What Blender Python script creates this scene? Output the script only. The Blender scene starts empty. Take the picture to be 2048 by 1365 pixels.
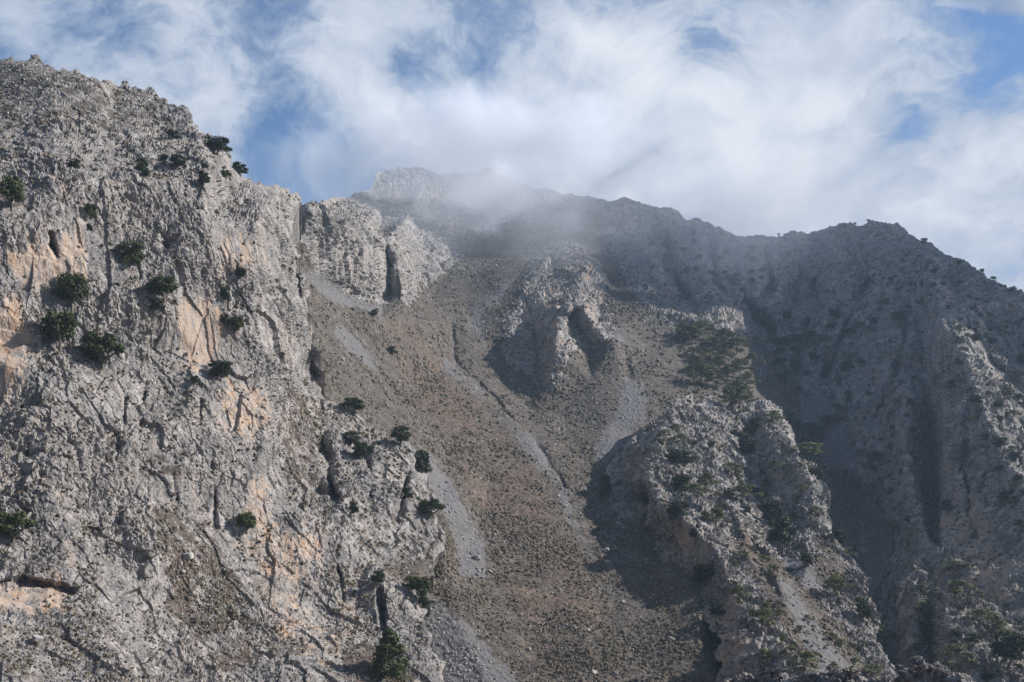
import bpy, math, random
import numpy as np
from mathutils import Vector
from mathutils.geometry import delaunay_2d_cdt

C = bpy.context.scene
COL = C.collection
random.seed(7)
RNG = np.random.default_rng(11)

# ------------------------------------------------------------------ camera
LENS = 35.0
F = 2048 * LENS / 36.0            # focal length in photo pixels
HOR = 1000.0                      # row of the horizon in the photo
cd = bpy.data.cameras.new('camera')
cam = bpy.data.objects.new('camera', cd)
COL.objects.link(cam)
cam.rotation_euler = (math.radians(90), 0, 0)
cd.lens = LENS
cd.sensor_width = 36
cd.shift_y = (HOR - 682.5) / 2048
cd.clip_start = 1
cd.clip_end = 20000
C.camera = cam

# ------------------------------------------------------------------ light
SUN = Vector((0.79, 0.20, 0.56)).normalized()      # direction towards the sun
SUN_EL = math.asin(SUN.z)
SUN_AZ = math.atan2(SUN.x, SUN.y)                 # clockwise from +Y
ld = bpy.data.lights.new('sun', 'SUN')
ld.energy = 5.0
ld.angle = math.radians(0.5)
ld.color = (1.0, 0.95, 0.89)
lo = bpy.data.objects.new('sun', ld)
lo.rotation_euler = SUN.to_track_quat('Z', 'Y').to_euler()
COL.objects.link(lo)

HAZE = 0.00009
C.view_settings.view_transform = 'Standard'
C.view_settings.look = 'None'
C.view_settings.gamma = 1
C.view_settings.exposure = 0.60
C.view_settings.use_curve_mapping = False
C.cycles.use_denoising = True
C.cycles.max_bounces = 6
C.cycles.diffuse_bounces = 2
C.cycles.volume_bounces = 5
C.cycles.transparent_max_bounces = 4
C.cycles.use_adaptive_sampling = True
C.cycles.adaptive_threshold = 0.02


def px_dir(px, py):
    return Vector(((px - 1024) / F, 1.0, (HOR - py) / F)).normalized()


class NT:
    """tiny node helper"""
    def __init__(s, tree):
        s.t = tree
        s.n = tree.nodes
        s.l = tree.links

    def add(s, typ, **kw):
        nd = s.n.new(typ)
        for k, v in kw.items():
            setattr(nd, k, v)
        return nd

    def put(s, sock, v):
        if hasattr(v, 'is_output') or isinstance(v, bpy.types.NodeSocket):
            s.l.new(v, sock)
        else:
            sock.default_value = v

    def math(s, op, a, b=0.0, c=0.0, clamp=False):
        nd = s.add('ShaderNodeMath', operation=op)
        nd.use_clamp = clamp
        s.put(nd.inputs[0], a)
        s.put(nd.inputs[1], b)
        s.put(nd.inputs[2], c)
        return nd.outputs[0]

    def vmath(s, op, a, b=None, scale=None):
        nd = s.add('ShaderNodeVectorMath', operation=op)
        s.put(nd.inputs[0], a)
        if b is not None:
            s.put(nd.inputs[1], b)
        if scale is not None:
            s.put(nd.inputs[3], scale)
        return nd.outputs[1] if op in ('DISTANCE', 'LENGTH', 'DOT_PRODUCT') else nd.outputs[0]

    def noise(s, vec, scale, detail=4, rough=0.5, dist=0.0, color=False, lac=2.0):
        nd = s.add('ShaderNodeTexNoise')
        s.l.new(vec, nd.inputs['Vector'])
        nd.inputs['Scale'].default_value = scale
        nd.inputs['Detail'].default_value = detail
        nd.inputs['Roughness'].default_value = rough
        nd.inputs['Distortion'].default_value = dist
        nd.inputs['Lacunarity'].default_value = lac
        return nd.outputs['Color'] if color else nd.outputs[0]

    def ramp(s, fac, stops):
        nd = s.add('ShaderNodeMapRange')
        s.l.new(fac, nd.inputs[0])
        nd.inputs[1].default_value, nd.inputs[2].default_value = stops[0], stops[1]
        nd.inputs[3].default_value, nd.inputs[4].default_value = (stops[2], stops[3]) if len(stops) > 2 else (0, 1)
        nd.interpolation_type = 'SMOOTHSTEP'
        return nd.outputs[0]

    def mix(s, fac, a, b, blend='MIX'):
        nd = s.add('ShaderNodeMix', data_type='RGBA', blend_type=blend)
        nd.clamp_factor = True
        s.put(nd.inputs[0], fac)
        s.put(nd.inputs[6], a if not isinstance(a, tuple) else (*a[:3], 1))
        s.put(nd.inputs[7], b if not isinstance(b, tuple) else (*b[:3], 1))
        return nd.outputs[2]

    def scalevec(s, vec, sc):
        nd = s.add('ShaderNodeMapping')
        s.l.new(vec, nd.inputs[0])
        nd.inputs[3].default_value = sc
        return nd.outputs[0]


# ------------------------------------------------------------------ sky
world = bpy.data.worlds.new('World')
C.world = world
world.use_nodes = True
W = NT(world.node_tree)
W.n.clear()
tc = W.add('ShaderNodeTexCoord')
dirv = W.vmath('NORMALIZE', tc.outputs['Generated'])
sky = W.add('ShaderNodeTexSky', sky_type='NISHITA')
sky.sun_disc = False
sky.sun_elevation = SUN_EL
sky.sun_rotation = SUN_AZ
sky.altitude = 900
sky.air_density = 1.0
sky.dust_density = 0.6
sky.ozone_density = 1.6
bg1 = W.add('ShaderNodeBackground')
W.l.new(W.mix(1.0, sky.outputs[0], (0.72, 0.93, 1.12), 'MULTIPLY'), bg1.inputs[0])
bg1.inputs[1].default_value = 0.068
# clouds: fractal noise over the direction, denser and thinner banks by direction
warp = W.noise(dirv, 3.2, 5, 0.55, color=True)
warp = W.vmath('SUBTRACT', warp, (0.5, 0.5, 0.5))
wd = W.vmath('ADD', dirv, W.vmath('SCALE', warp, scale=0.18))
wfine = W.noise(dirv, 13.0, 4, 0.6, color=True)
wd = W.vmath('ADD', wd, W.vmath('SCALE', W.vmath('SUBTRACT', wfine, (0.5, 0.5, 0.5)), scale=0.04))
rot = W.add('ShaderNodeMapping')
W.l.new(wd, rot.inputs[0])
rot.inputs[2].default_value = (0, math.radians(38), 0)
rot.inputs[3].default_value = (1.0, 1.0, 1.55)
n1 = W.noise(rot.outputs[0], 4.6, 8, 0.60)
n2 = W.noise(rot.outputs[0], 13.5, 8, 0.64)
BLOBS = [  # bearing px, py, angular radius px, weight
    (1480, 190, 260, .50), (1600, 300, 200, .35), (1250, 330, 260, .40), (950, 260, 200, .38), (700, 110, 130, .30),
    (1290, 60, 120, .16), (1800, 420, 260, .45), (1230, 160, 160, .24), (860, 300, 130, .26), (1700, 130, 140, .26),
    (60, 40, 420, .27), (330, 120, 200, .10), (130, 90, 330, .24), (380, 180, 150, .18), (490, 230, 70, .14), (1980, 470, 220, .50), (1550, 420, 260, .35), (1100, 360, 160, .25), (1900, 130, 70, .10),
    (2150, 620, 200, .40), (1960, 330, 120, .22),
    (600, 330, 110, -.60), (570, 240, 80, -.32), (470, 110, 80, -.12), (690, 270, 50, -.12), (650, 370, 80, -.35), (520, 300, 60, -.2),
    (1420, 70, 60, -.44), (1950, 60, 110, -.34), (2000, 140, 80, -.30), (1850, 20, 100, -.20), (1820, 250, 70, -.46),
    (800, 130, 45, -.20), (830, 170, 60, -.40), (1750, 40, 60, -.18), (1960, 190, 50, -.22), (1100, 20, 80, -.12),
    (560, 20, 90, -.12), (1390, 110, 40, -.18)]
tot = None
wfor = W.vmath('ADD', dirv, W.vmath('SCALE', warp, scale=0.10))
for bx, by, br, bw in BLOBS:
    dist = W.vmath('DISTANCE', wfor, tuple(px_dir(bx, by)))
    g = W.ramp(dist, (0.0, 1.6 * br / F, bw, 0.0))
    tot = g if tot is None else W.math('ADD', tot, g)
cov = W.math('ADD', W.math('ADD', W.math('MULTIPLY_ADD', n1, 2.6, -1.14), W.math('MULTIPLY_ADD', n2, 1.9, -0.72)), tot)
alpha = W.ramp(cov, (0.16, 0.92, 0.0, 0.98))
thick = W.ramp(cov, (0.45, 1.65))
n3 = W.noise(rot.outputs[0], 7.0, 5, 0.5)
thick = W.math('MULTIPLY', thick, W.ramp(n3, (0.30, 0.62, 0.35, 1.0)))
ccol = W.mix(thick, (0.38, 0.45, 0.58), (0.76, 0.785, 0.84))
bg2 = W.add('ShaderNodeBackground')
W.l.new(ccol, bg2.inputs[0])
bg2.inputs[1].default_value = 0.73
ms = W.add('ShaderNodeMixShader')
W.l.new(alpha, ms.inputs[0])
W.l.new(bg1.outputs[0], ms.inputs[1])
W.l.new(bg2.outputs[0], ms.inputs[2])
wo = W.add('ShaderNodeOutputWorld')
W.l.new(ms.outputs[0], wo.inputs[0])
world.cycles.sampling_method = 'MANUAL'
world.cycles.sample_map_resolution = 512

# ------------------------------------------------------------------ haze
def box_mesh(name, lo_, hi_):
    me = bpy.data.meshes.new(name)
    v = [(x, y, z) for x in (lo_[0], hi_[0]) for y in (lo_[1], hi_[1]) for z in (lo_[2], hi_[2])]
    me.from_pydata(v, [], [(0, 1, 3, 2), (4, 6, 7, 5), (0, 4, 5, 1), (2, 3, 7, 6), (0, 2, 6, 4), (1, 5, 7, 3)])
    o = bpy.data.objects.new(name, me)
    COL.objects.link(o)
    return o


haze = box_mesh('haze', (-1400, -40, -420), (1600, 1850, 530))
haze['kind'] = 'stuff'
hm = bpy.data.materials.new('haze_air')
hm.use_nodes = True
hm.node_tree.nodes.clear()
hv = hm.node_tree.nodes.new('ShaderNodeVolumePrincipled')
hv.inputs['Color'].default_value = (0.55, 0.76, 1.0, 1)
hv.inputs['Density'].default_value = HAZE
hv.inputs['Anisotropy'].default_value = 0.1
hmo = hm.node_tree.nodes.new('ShaderNodeOutputMaterial')
hm.node_tree.links.new(hv.outputs[0], hmo.inputs['Volume'])
haze.data.materials.append(hm)

# ------------------------------------------------------------------ numpy noise
_perm = RNG.permutation(256).astype(np.int32)
_perm = np.concatenate([_perm, _perm])
_g = RNG.normal(size=(256, 3)).astype(np.float32)
_g /= np.linalg.norm(_g, axis=1, keepdims=True)
_r = RNG.random((256, 7)).astype(np.float32)


def perlin(p, s=1.0, off=0.0):
    """p (N,3) -> (N,) in about -1..1"""
    q = p * np.float32(s) if np.isscalar(s) else p * np.asarray(s, np.float32)
    q = q + np.float32(off)
    i = np.floor(q)
    f = q - i
    i = i.astype(np.int32) & 255
    u = f * f * f * (f * (f * 6 - 15) + 10)
    out = np.zeros(len(p), np.float32)
    for dx in (0, 1):
        a = _perm[(i[:, 0] + dx) & 255]
        wx = u[:, 0] if dx else 1 - u[:, 0]
        for dy in (0, 1):
            b = _perm[(a + i[:, 1] + dy) & 255]
            wy = wx * (u[:, 1] if dy else 1 - u[:, 1])
            for dz in (0, 1):
                h = _perm[(b + i[:, 2] + dz) & 255]
                g = _g[h]
                v = g[:, 0] * (f[:, 0] - dx) + g[:, 1] * (f[:, 1] - dy) + g[:, 2] * (f[:, 2] - dz)
                out += v * wy * (u[:, 2] if dz else 1 - u[:, 2])
    return out * 1.5


def fbm(p, s, n=4, rough=0.5, off=0.0):
    o = 0
    a = 1.0
    t = 0
    for k in range(n):
        o = o + a * perlin(p, np.asarray(s) * (2.03 ** k), off + 17.3 * k)
        t += a
        a *= rough
    return o / t


def facets(p, s, off=0.0, tilt=1.1, jump=1.0):
    """blocky faceted rock: each cell of a Voronoi diagram is its own tilted plane; returns height, edge distance"""
    q = p * np.asarray(s, np.float32) + np.float32(off)
    i0 = np.floor(q - 0.5).astype(np.int32)
    b1 = np.full(len(p), 9.0, np.float32)
    b2 = b1.copy()
    hh = np.zeros(len(p), np.float32)
    for dx in (0, 1):
        for dy in (0, 1):
            for dz in (0, 1):
                ix = i0[:, 0] + dx
                iy = i0[:, 1] + dy
                iz = i0[:, 2] + dz
                h = _perm[(_perm[(_perm[ix & 255] + iy) & 255] + iz) & 255]
                r = _r[h]
                ox = q[:, 0] - ix - 0.2 - 0.6 * r[:, 0]
                oy = q[:, 1] - iy - 0.2 - 0.6 * r[:, 1]
                oz = q[:, 2] - iz - 0.2 - 0.6 * r[:, 2]
                d = ox * ox + oy * oy + oz * oz
                near = d < b1
                b2 = np.where(near, b1, np.minimum(b2, d))
                b1 = np.where(near, d, b1)
                v = jump * (r[:, 3] - 0.5) + tilt * ((r[:, 4] - 0.5) * ox + (r[:, 5] - 0.5) * oy + (r[:, 6] - 0.5) * oz)
                hh = np.where(near, v, hh)
    return hh, np.sqrt(b2) - np.sqrt(b1)


def gblur(a, sig):
    if sig <= 0:
        return a
    r = int(3 * sig + 1)
    k = np.exp(-0.5 * (np.arange(-r, r + 1) / sig) ** 2)
    k /= k.sum()
    p = np.pad(a, ((r, r), (0, 0)), 'edge')
    a = sum(k[j] * p[j:j + a.shape[0]] for j in range(2 * r + 1))
    p = np.pad(a, ((0, 0), (r, r)), 'edge')
    return sum(k[j] * p[:, j:j + a.shape[1]] for j in range(2 * r + 1))


def inpoly(x, y, poly):
    res = np.zeros(x.shape, bool)
    n = len(poly)
    for k in range(n):
        x1, y1 = poly[k]
        x2, y2 = poly[(k + 1) % n]
        if y1 == y2:
            continue
        c = ((y1 > y) != (y2 > y)) & (x < (x2 - x1) * (y - y1) / (y2 - y1) + x1)
        res ^= c
    return res


def rough_line(pts, amp, seg=5.0, closed=True, seed=0):
    """subdivide an outline and make it craggy"""
    rg = np.random.default_rng(seed)
    out = []
    n = len(pts)
    s = 0.0
    t1 = rg.normal(size=4096)

    def vn(x):
        i = int(math.floor(x))
        f = x - i
        f = f * f * (3 - 2 * f)
        return t1[i % 4096] * (1 - f) + t1[(i + 1) % 4096] * f
    for k in range(n if closed else n - 1):
        x1, y1 = pts[k]
        x2, y2 = pts[(k + 1) % n]
        L = math.hypot(x2 - x1, y2 - y1)
        if L < 1e-6:
            continue
        m = max(1, int(L / seg))
        nx, ny = (y2 - y1) / L, -(x2 - x1) / L
        for j in range(m):
            t = j / m
            q = s + L * t
            o = amp * (0.55 * vn(q / 26) + 0.35 * vn(q / 11 + 300) + 0.28 * vn(q / 5 + 900))
            o *= 1.0 if out else 0
            out.append((x1 + (x2 - x1) * t + nx * o, y1 + (y2 - y1) * t + ny * o))
        s += L
    return out


def near_boundary(gx, gy, poly):
    """nearest outline point for the grid nodes close to it; returns qx, qy, dist (flattened)"""
    best = np.full((len(gy), len(gx)), 1e9, np.float32)
    bx = np.zeros_like(best)
    by = np.zeros_like(best)
    n = len(poly)
    R_ = 22
    for k in range(n):
        a = poly[k]
        b = poly[(k + 1) % n]
        dx, dy = b[0] - a[0], b[1] - a[1]
        L = dx * dx + dy * dy
        if L < 1e-6:
            continue
        j0, j1 = np.searchsorted(gx, (min(a[0], b[0]) - R_, max(a[0], b[0]) + R_))
        i0, i1 = np.searchsorted(gy, (min(a[1], b[1]) - R_, max(a[1], b[1]) + R_))
        if j1 <= j0 or i1 <= i0:
            continue
        xs = gx[None, j0:j1]
        ys = gy[i0:i1, None]
        t = np.clip(((xs - a[0]) * dx + (ys - a[1]) * dy) / L, 0, 1)
        qx = a[0] + t * dx
        qy = a[1] + t * dy
        dd = np.hypot(xs - qx, ys - qy)
        sl = (slice(i0, i1), slice(j0, j1))
        m = dd < best[sl]
        best[sl] = np.where(m, dd, best[sl])
        bx[sl] = np.where(m, qx, bx[sl])
        by[sl] = np.where(m, qy, by[sl])
    return bx.ravel(), by.ravel(), best.ravel()


def link_mesh(name, verts, faces, mat, parent=None, cols=None, smooth=False):
    """verts (N,3), faces (M,k) with k 3 or 4 -> one mesh object"""
    me = bpy.data.meshes.new(name)
    verts = np.asarray(verts, np.float32)
    faces = np.asarray(faces, np.int32)
    k = faces.shape[1]
    me.vertices.add(len(verts))
    me.vertices.foreach_set('co', verts.ravel())
    me.loops.add(faces.size)
    me.loops.foreach_set('vertex_index', faces.ravel())
    me.polygons.add(len(faces))
    me.polygons.foreach_set('loop_start', np.arange(0, faces.size, k, dtype=np.int32))
    me.polygons.foreach_set('loop_total', np.full(len(faces), k, np.int32))
    me.update(calc_edges=True)
    me.polygons.foreach_set('use_smooth', np.full(len(faces), smooth))
    if cols is not None:
        for an, arr in cols.items():
            at = me.attributes.new(an, 'FLOAT_COLOR', 'POINT')
            at.data.foreach_set('color', np.asarray(arr, np.float32).ravel())
    if mat:
        me.materials.append(mat)
    o = bpy.data.objects.new(name, me)
    COL.objects.link(o)
    if parent:
        o.parent = parent
    return o


def spec0(bsdf, r=0.95):
    bsdf.inputs['Roughness'].default_value = r
    bsdf.inputs['Specular IOR Level'].default_value = 0.15


# ------------------------------------------------------------------ terrain material
def terrain_material(name, unit, bump=True, warm=0.0):
    """zones attribute: R bare rock, G loose gravel, B reddish soil, A ochre stain; unit = metres of the finest grain"""
    m = bpy.data.materials.new(name)
    m.use_nodes = True
    N = NT(m.node_tree)
    N.n.clear()
    at = N.add('ShaderNodeAttribute', attribute_name='zones')
    sep = N.add('ShaderNodeSeparateColor')
    N.l.new(at.outputs['Color'], sep.inputs[0])
    R, G, B, A = sep.outputs[0], sep.outputs[1], sep.outputs[2], at.outputs['Alpha']
    geo = N.add('ShaderNodeNewGeometry')
    pos = geo.outputs['Position']
    f = 1.0 / unit
    big = N.noise(pos, f * 0.03, 4, 0.55)
    mid = N.noise(pos, f * 0.16, 5, 0.6)
    fine = N.noise(pos, f * 0.8, 3, 0.6)
    streak = N.noise(N.scalevec(pos, (1, 1, 0.16)), f * 0.30, 5, 0.6, dist=0.6)
    streak2 = N.noise(N.scalevec(pos, (1, 1, 0.10)), f * 0.14, 4, 0.6, dist=0.9)
    # limestone
    rock = N.mix(N.ramp(big, (0.35, 0.65)), (0.27, 0.262, 0.255), (0.37, 0.345, 0.315))
    rock = N.mix(N.ramp(mid, (0.50, 0.66, 0, 0.85)), rock, (0.53, 0.50, 0.465))
    rock = N.mix(N.ramp(mid, (0.48, 0.34, 0, 0.75)), rock, (0.145, 0.14, 0.135))
    rock = N.mix(N.ramp(streak2, (0.53, 0.66, 0, 0.6)), rock, (0.44, 0.37, 0.30))
    rock = N.mix(N.ramp(streak, (0.45, 0.32, 0, 0.65)), rock, (0.13, 0.128, 0.13))
    rock = N.mix(N.ramp(fine, (0.53, 0.68, 0, 0.7)), rock, (0.60, 0.575, 0.54))
    rock = N.mix(N.ramp(fine, (0.46, 0.32, 0, 0.7)), rock, (0.09, 0.088, 0.08))
    # ochre stained faces
    st = N.mix(N.ramp(streak, (0.38, 0.60)), (0.44, 0.37, 0.31), (0.62, 0.49, 0.38))
    st = N.mix(N.ramp(streak2, (0.54, 0.66, 0, 0.6)), st, (0.54, 0.33, 0.19))
    st = N.mix(N.ramp(mid, (0.54, 0.66, 0, 0.6)), st, (0.60, 0.53, 0.46))
    sfac = N.math('MULTIPLY', N.ramp(N.math('ADD', A, N.math('ADD', N.math('MULTIPLY', N.math('SUBTRACT', streak2, 0.5), 3.0), N.math('MULTIPLY', N.math('SUBTRACT', streak, 0.5), 2.0))), (0.18, 0.85)), N.ramp(A, (0.02, 0.45)))
    rock = N.mix(sfac, rock, st)
    # scrub slope
    soil = N.mix(N.ramp(mid, (0.38, 0.62)), (0.19, 0.17, 0.145), (0.29, 0.255, 0.215))
    red = N.mix(N.ramp(mid, (0.38, 0.62)), (0.265, 0.19, 0.15), (0.34, 0.25, 0.19))
    soil = N.mix(N.math('MULTIPLY', B, N.ramp(big, (0.35, 0.6, 0.35, 1.0))), soil, red)
    sp = N.noise(pos, f * 0.55, 3, 0.65)
    soil = N.mix(N.ramp(sp, (0.48, 0.58, 0, 0.75)), soil, (0.085, 0.085, 0.06))
    soil = N.mix(N.ramp(fine, (0.58, 0.68, 0, 0.7)), soil, (0.42, 0.40, 0.37))
    grav = N.mix(N.ramp(fine, (0.35, 0.65)), (0.215, 0.215, 0.22), (0.345, 0.34, 0.335))
    grav = N.mix(N.ramp(mid, (0.4, 0.6, 0, 0.4)), grav, (0.33, 0.315, 0.295))
    patch = N.noise(pos, f * 0.07, 4, 0.6)
    gfac = N.ramp(N.math('ADD', G, N.math('MULTIPLY', N.math('SUBTRACT', mid, 0.5), 1.2)), (0.42, 0.62))
    soil = N.mix(gfac, soil, grav)
    nz = N.add('ShaderNodeSeparateXYZ')
    N.l.new(geo.outputs['True Normal'], nz.inputs[0])
    ledge = N.math('MULTIPLY', N.ramp(nz.outputs[2], (0.55, 0.85)), N.ramp(patch, (0.44, 0.60, 0.0, 0.75)))
    rr = N.math('ADD', N.math('ADD', R, N.math('MULTIPLY', N.math('SUBTRACT', mid, 0.5), 1.1)), N.math('MULTIPLY', N.math('SUBTRACT', patch, 0.5), 1.5))
    soil = N.mix(1.0, soil, (0.66, 0.65, 0.655), 'MULTIPLY')
    rfac = N.math('MULTIPLY', N.ramp(rr, (0.38, 0.58)), N.math('SUBTRACT', 1.0, ledge))
    col = N.mix(rfac, soil, rock)
    col = N.mix(1.0, col, (0.675, 0.662, 0.668), 'MULTIPLY')
    b = N.add('ShaderNodeBsdfPrincipled')
    N.l.new(col, b.inputs['Base Color'])
    spec0(b)
    if bump:
        bn = N.add('ShaderNodeBump')
        bn.inputs['Strength'].default_value = 0.5
        bn.inputs['Distance'].default_value = unit * 0.9
        N.l.new(N.noise(pos, f * 0.45, 6, 0.68), bn.inputs['Height'])
        N.l.new(bn.outputs[0], b.inputs['Normal'])
    o = N.add('ShaderNodeOutputMaterial')
    N.l.new(b.outputs[0], o.inputs[0])
    return m


# ------------------------------------------------------------------ terrain sheets
SHEETS = {}


class Sheet:
    pass


def build_sheet(name, outline, lines, pts, step, bbox, blur, zones, disp, mat, back=120.0, margin=14.0,
                ramp_amp=4.0, keep=None, seed=1, label=None, carve=()):
    """A piece of mountainside: its ridges, gullies and slopes are laid out as surveyed points
    (bearing and distance from the viewpoint), triangulated into planar facets, then weathered."""
    x0, y0, x1, y1 = bbox
    gx = np.arange(x0, x1 + step, step, dtype=np.float32)
    gy = np.arange(y0, y1 + step, step, dtype=np.float32)
    H_, W_ = len(gy), len(gx)
    co, ed = [], []
    dv = []
    for ln in lines:
        for k, (a, b, d) in enumerate(ln):
            co.append(Vector((a, b)))
            dv.append(1.0 / d)
            if k:
                ed.append((len(co) - 2, len(co) - 1))
    for a, b, d in pts:
        co.append(Vector((a, b)))
        dv.append(1.0 / d)
    vs, _, tris, ov, _, _ = delaunay_2d_cdt(co, ed, [], 0, 1e-4)
    iv = []
    src = np.array([[c.x, c.y] for c in co])
    dvn = np.array(dv)
    for k, v in enumerate(vs):
        if ov[k]:
            iv.append(dvn[ov[k][0]])
        else:
            dd = np.hypot(src[:, 0] - v.x, src[:, 1] - v.y)
            j = np.argsort(dd)[:2]
            iv.append(dvn[j].mean())
    inv = np.full((H_, W_), np.nan)
    for t in tris:
        A_, B_, C_ = vs[t[0]], vs[t[1]], vs[t[2]]
        det = (B_.y - C_.y) * (A_.x - C_.x) + (C_.x - B_.x) * (A_.y - C_.y)
        if abs(det) < 1e-6:
            continue
        j0 = max(0, int((min(A_.x, B_.x, C_.x) - x0) / step) - 1)
        j1 = min(W_, int((max(A_.x, B_.x, C_.x) - x0) / step) + 2)
        i0 = max(0, int((min(A_.y, B_.y, C_.y) - y0) / step) - 1)
        i1 = min(H_, int((max(A_.y, B_.y, C_.y) - y0) / step) + 2)
        if j1 <= j0 or i1 <= i0:
            continue
        X, Y = np.meshgrid(gx[j0:j1], gy[i0:i1])
        l1 = ((B_.y - C_.y) * (X - C_.x) + (C_.x - B_.x) * (Y - C_.y)) / det
        l2 = ((C_.y - A_.y) * (X - C_.x) + (A_.x - C_.x) * (Y - C_.y)) / det
        l3 = 1 - l1 - l2
        m = (l1 > -1e-4) & (l2 > -1e-4) & (l3 > -1e-4)
        v = l1 * iv[t[0]] + l2 * iv[t[1]] + l3 * iv[t[2]]
        sub = inv[i0:i1, j0:j1]
        sub[m] = v[m]
    # fill outside the hull with the nearest known value, row-wise then column-wise
    for _ in range(2):
        for arr in (inv, inv.T):
            for row in arr:
                ok = np.nonzero(~np.isnan(row))[0]
                if len(ok) and len(ok) < len(row):
                    row[:ok[0]] = row[ok[0]]
                    row[ok[-1] + 1:] = row[ok[-1]]
    inv = np.where(np.isnan(inv), np.nanmean(inv), inv)
    inv = gblur(inv, blur)
    X, Y = np.meshgrid(gx, gy)
    for line, wid, deep in carve:                     # narrow watercourses cut into the slope
        line = rough_line(line, 2.5, 6.0, closed=False, seed=4)
        _, _, cdist = near_boundary(gx, gy, line + line[::-1])
        vary = np.clip(0.75 + 0.35 * np.sin(Y / 37.0) + 0.35 * np.sin(Y / 13.0 + 1), 0.15, 1.4)
        cut = deep * vary * np.exp(-(cdist.reshape(X.shape) / (wid * (0.8 + 0.3 * np.sin(Y / 23.0)))) ** 2)
        inv = 1.0 / (1.0 / inv + cut)
    poly = rough_line(outline, ramp_amp, seed=seed)
    inside = inpoly(X.ravel(), Y.ravel(), poly)
    qx, qy, dist = near_boundary(gx, gy, poly)
    sd = np.where(inside, -dist, dist)
    use = (sd < margin)
    if keep is not None:
        use &= keep(X.ravel(), Y.ravel())
    out = (sd > 0) & use
    sx = X.ravel().copy()
    sy = Y.ravel().copy()
    # beyond the crest the sheet turns over and falls away behind
    t = np.clip(sd / margin, 0, 1)
    ux = np.where(dist > 1e-3, (sx - qx) / np.maximum(dist, 1e-3), 0)
    uy = np.where(dist > 1e-3, (sy - qy) / np.maximum(dist, 1e-3), 0)
    sx = np.where(out, qx - ux * 3.0 * t, sx)
    sy = np.where(out, qy - uy * 3.0 * t, sy)
    fi = np.clip((sy - y0) / step, 0, H_ - 1.001)
    fj = np.clip((sx - x0) / step, 0, W_ - 1.001)
    i = fi.astype(int)
    j = fj.astype(int)
    a = fi - i
    b = fj - j
    iv2 = (inv[i, j] * (1 - a) * (1 - b) + inv[i + 1, j] * a * (1 - b) + inv[i, j + 1] * (1 - a) * b + inv[i + 1, j + 1] * a * b)
    d = 1.0 / iv2
    dx = (sx - 1024) / F
    dz = (HOR - sy) / F
    P = np.stack([d * dx, d, d * dz], 1)
    L = np.sqrt(dx ** 2 + 1)
    bk = back * t ** 2.2
    P[:, 0] += np.where(out, bk * dx / L, 0)
    P[:, 1] += np.where(out, bk / L, 0)
    P[:, 2] += np.where(out, -0.12 * bk + np.minimum(bk, back) * dz * 0.6, 0)
    Pg = P.reshape(H_, W_, 3)
    du = np.gradient(Pg, axis=1)
    dvv = np.gradient(Pg, axis=0)
    Nn = np.cross(du, dvv)
    for c in range(3):
        Nn[..., c] = gblur(Nn[..., c], 2)
    Nn = Nn.reshape(-1, 3)
    Nn /= np.linalg.norm(Nn, axis=1, keepdims=True) + 1e-9
    flip = (Nn * P).sum(1) > 0
    Nn[flip & ~out] *= -1
    idx = np.nonzero(use)[0]
    p = P[idx].astype(np.float32)
    nn = Nn[idx].astype(np.float32)
    xi, yi = X.ravel()[idx], Y.ravel()[idx]
    # zone edges wander by noise that lives on the ground itself
    e = d[idx].mean()
    wx = 9 * fbm(p, 1 / (0.035 * e), 3, 0.6, 3.1)
    wy = 9 * fbm(p, 1 / (0.035 * e), 3, 0.6, 77.7)
    base, plist = zones
    Z = np.tile(np.array(base, np.float32), (len(idx), 1))
    for zp, val, fe in plist:
        xs, ys = xi + wx * fe, yi + wy * fe
        m = inpoly(xs, ys, zp)
        for c in range(4):
            if val[c] is not None:
                Z[m, c] = val[c]
    # soften zones
    for c in range(4):
        full = np.zeros(H_ * W_, np.float32)
        wgt = np.zeros(H_ * W_, np.float32)
        full[idx] = Z[:, c]
        wgt[idx] = 1
        k = 6.0 if c != 3 else 11.0
        Z[:, c] = (gblur(full.reshape(H_, W_), k) / np.maximum(gblur(wgt.reshape(H_, W_), k), 1e-3)).ravel()[idx]
    h = disp(p, Z, nn, d[idx])
    fade = 0.40 + 0.60 * np.clip(-sd[idx] / 14, 0, 1)
    nominal = d.reshape(H_, W_) * step / F
    stretch = np.maximum(np.linalg.norm(du, axis=2), np.linalg.norm(dvv, axis=2)) / nominal
    stretch = gblur(np.minimum(stretch, 20), 1.5).ravel()[idx]
    p = p + nn * (h * fade * np.clip(5.0 / stretch, 0.40, 1.0))[:, None]
    # faces
    rid = -np.ones(H_ * W_, np.int64)
    rid[idx] = np.arange(len(idx))
    rg = rid.reshape(H_, W_)
    a_, b_, c_, d_ = rg[:-1, :-1], rg[1:, :-1], rg[1:, 1:], rg[:-1, 1:]
    ok = (a_ >= 0) & (b_ >= 0) & (c_ >= 0) & (d_ >= 0)
    faces = np.stack([a_[ok], b_[ok], c_[ok], d_[ok]], 1)
    o = link_mesh(name, p, faces, mat, cols={'zones': Z})
    o['kind'] = 'structure'
    if label:
        o['label'] = label
    S = Sheet()
    S.p, S.Z, S.sd, S.d, S.x, S.y, S.rid, S.shape = p, Z, sd[idx], d[idx], xi, yi, rg, (x0, y0, step)
    g1 = np.zeros((H_, W_, 3), np.float32)
    g1[rg >= 0] = p
    nd = np.cross(np.gradient(g1, axis=0), np.gradient(g1, axis=1)).reshape(-1, 3)[idx]
    nd /= np.linalg.norm(nd, axis=1, keepdims=True) + 1e-9
    nd[nd[:, 2] < 0] *= -1
    S.n = nd
    S.smooth_n = nn
    SHEETS[name] = S
    return S


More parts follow.
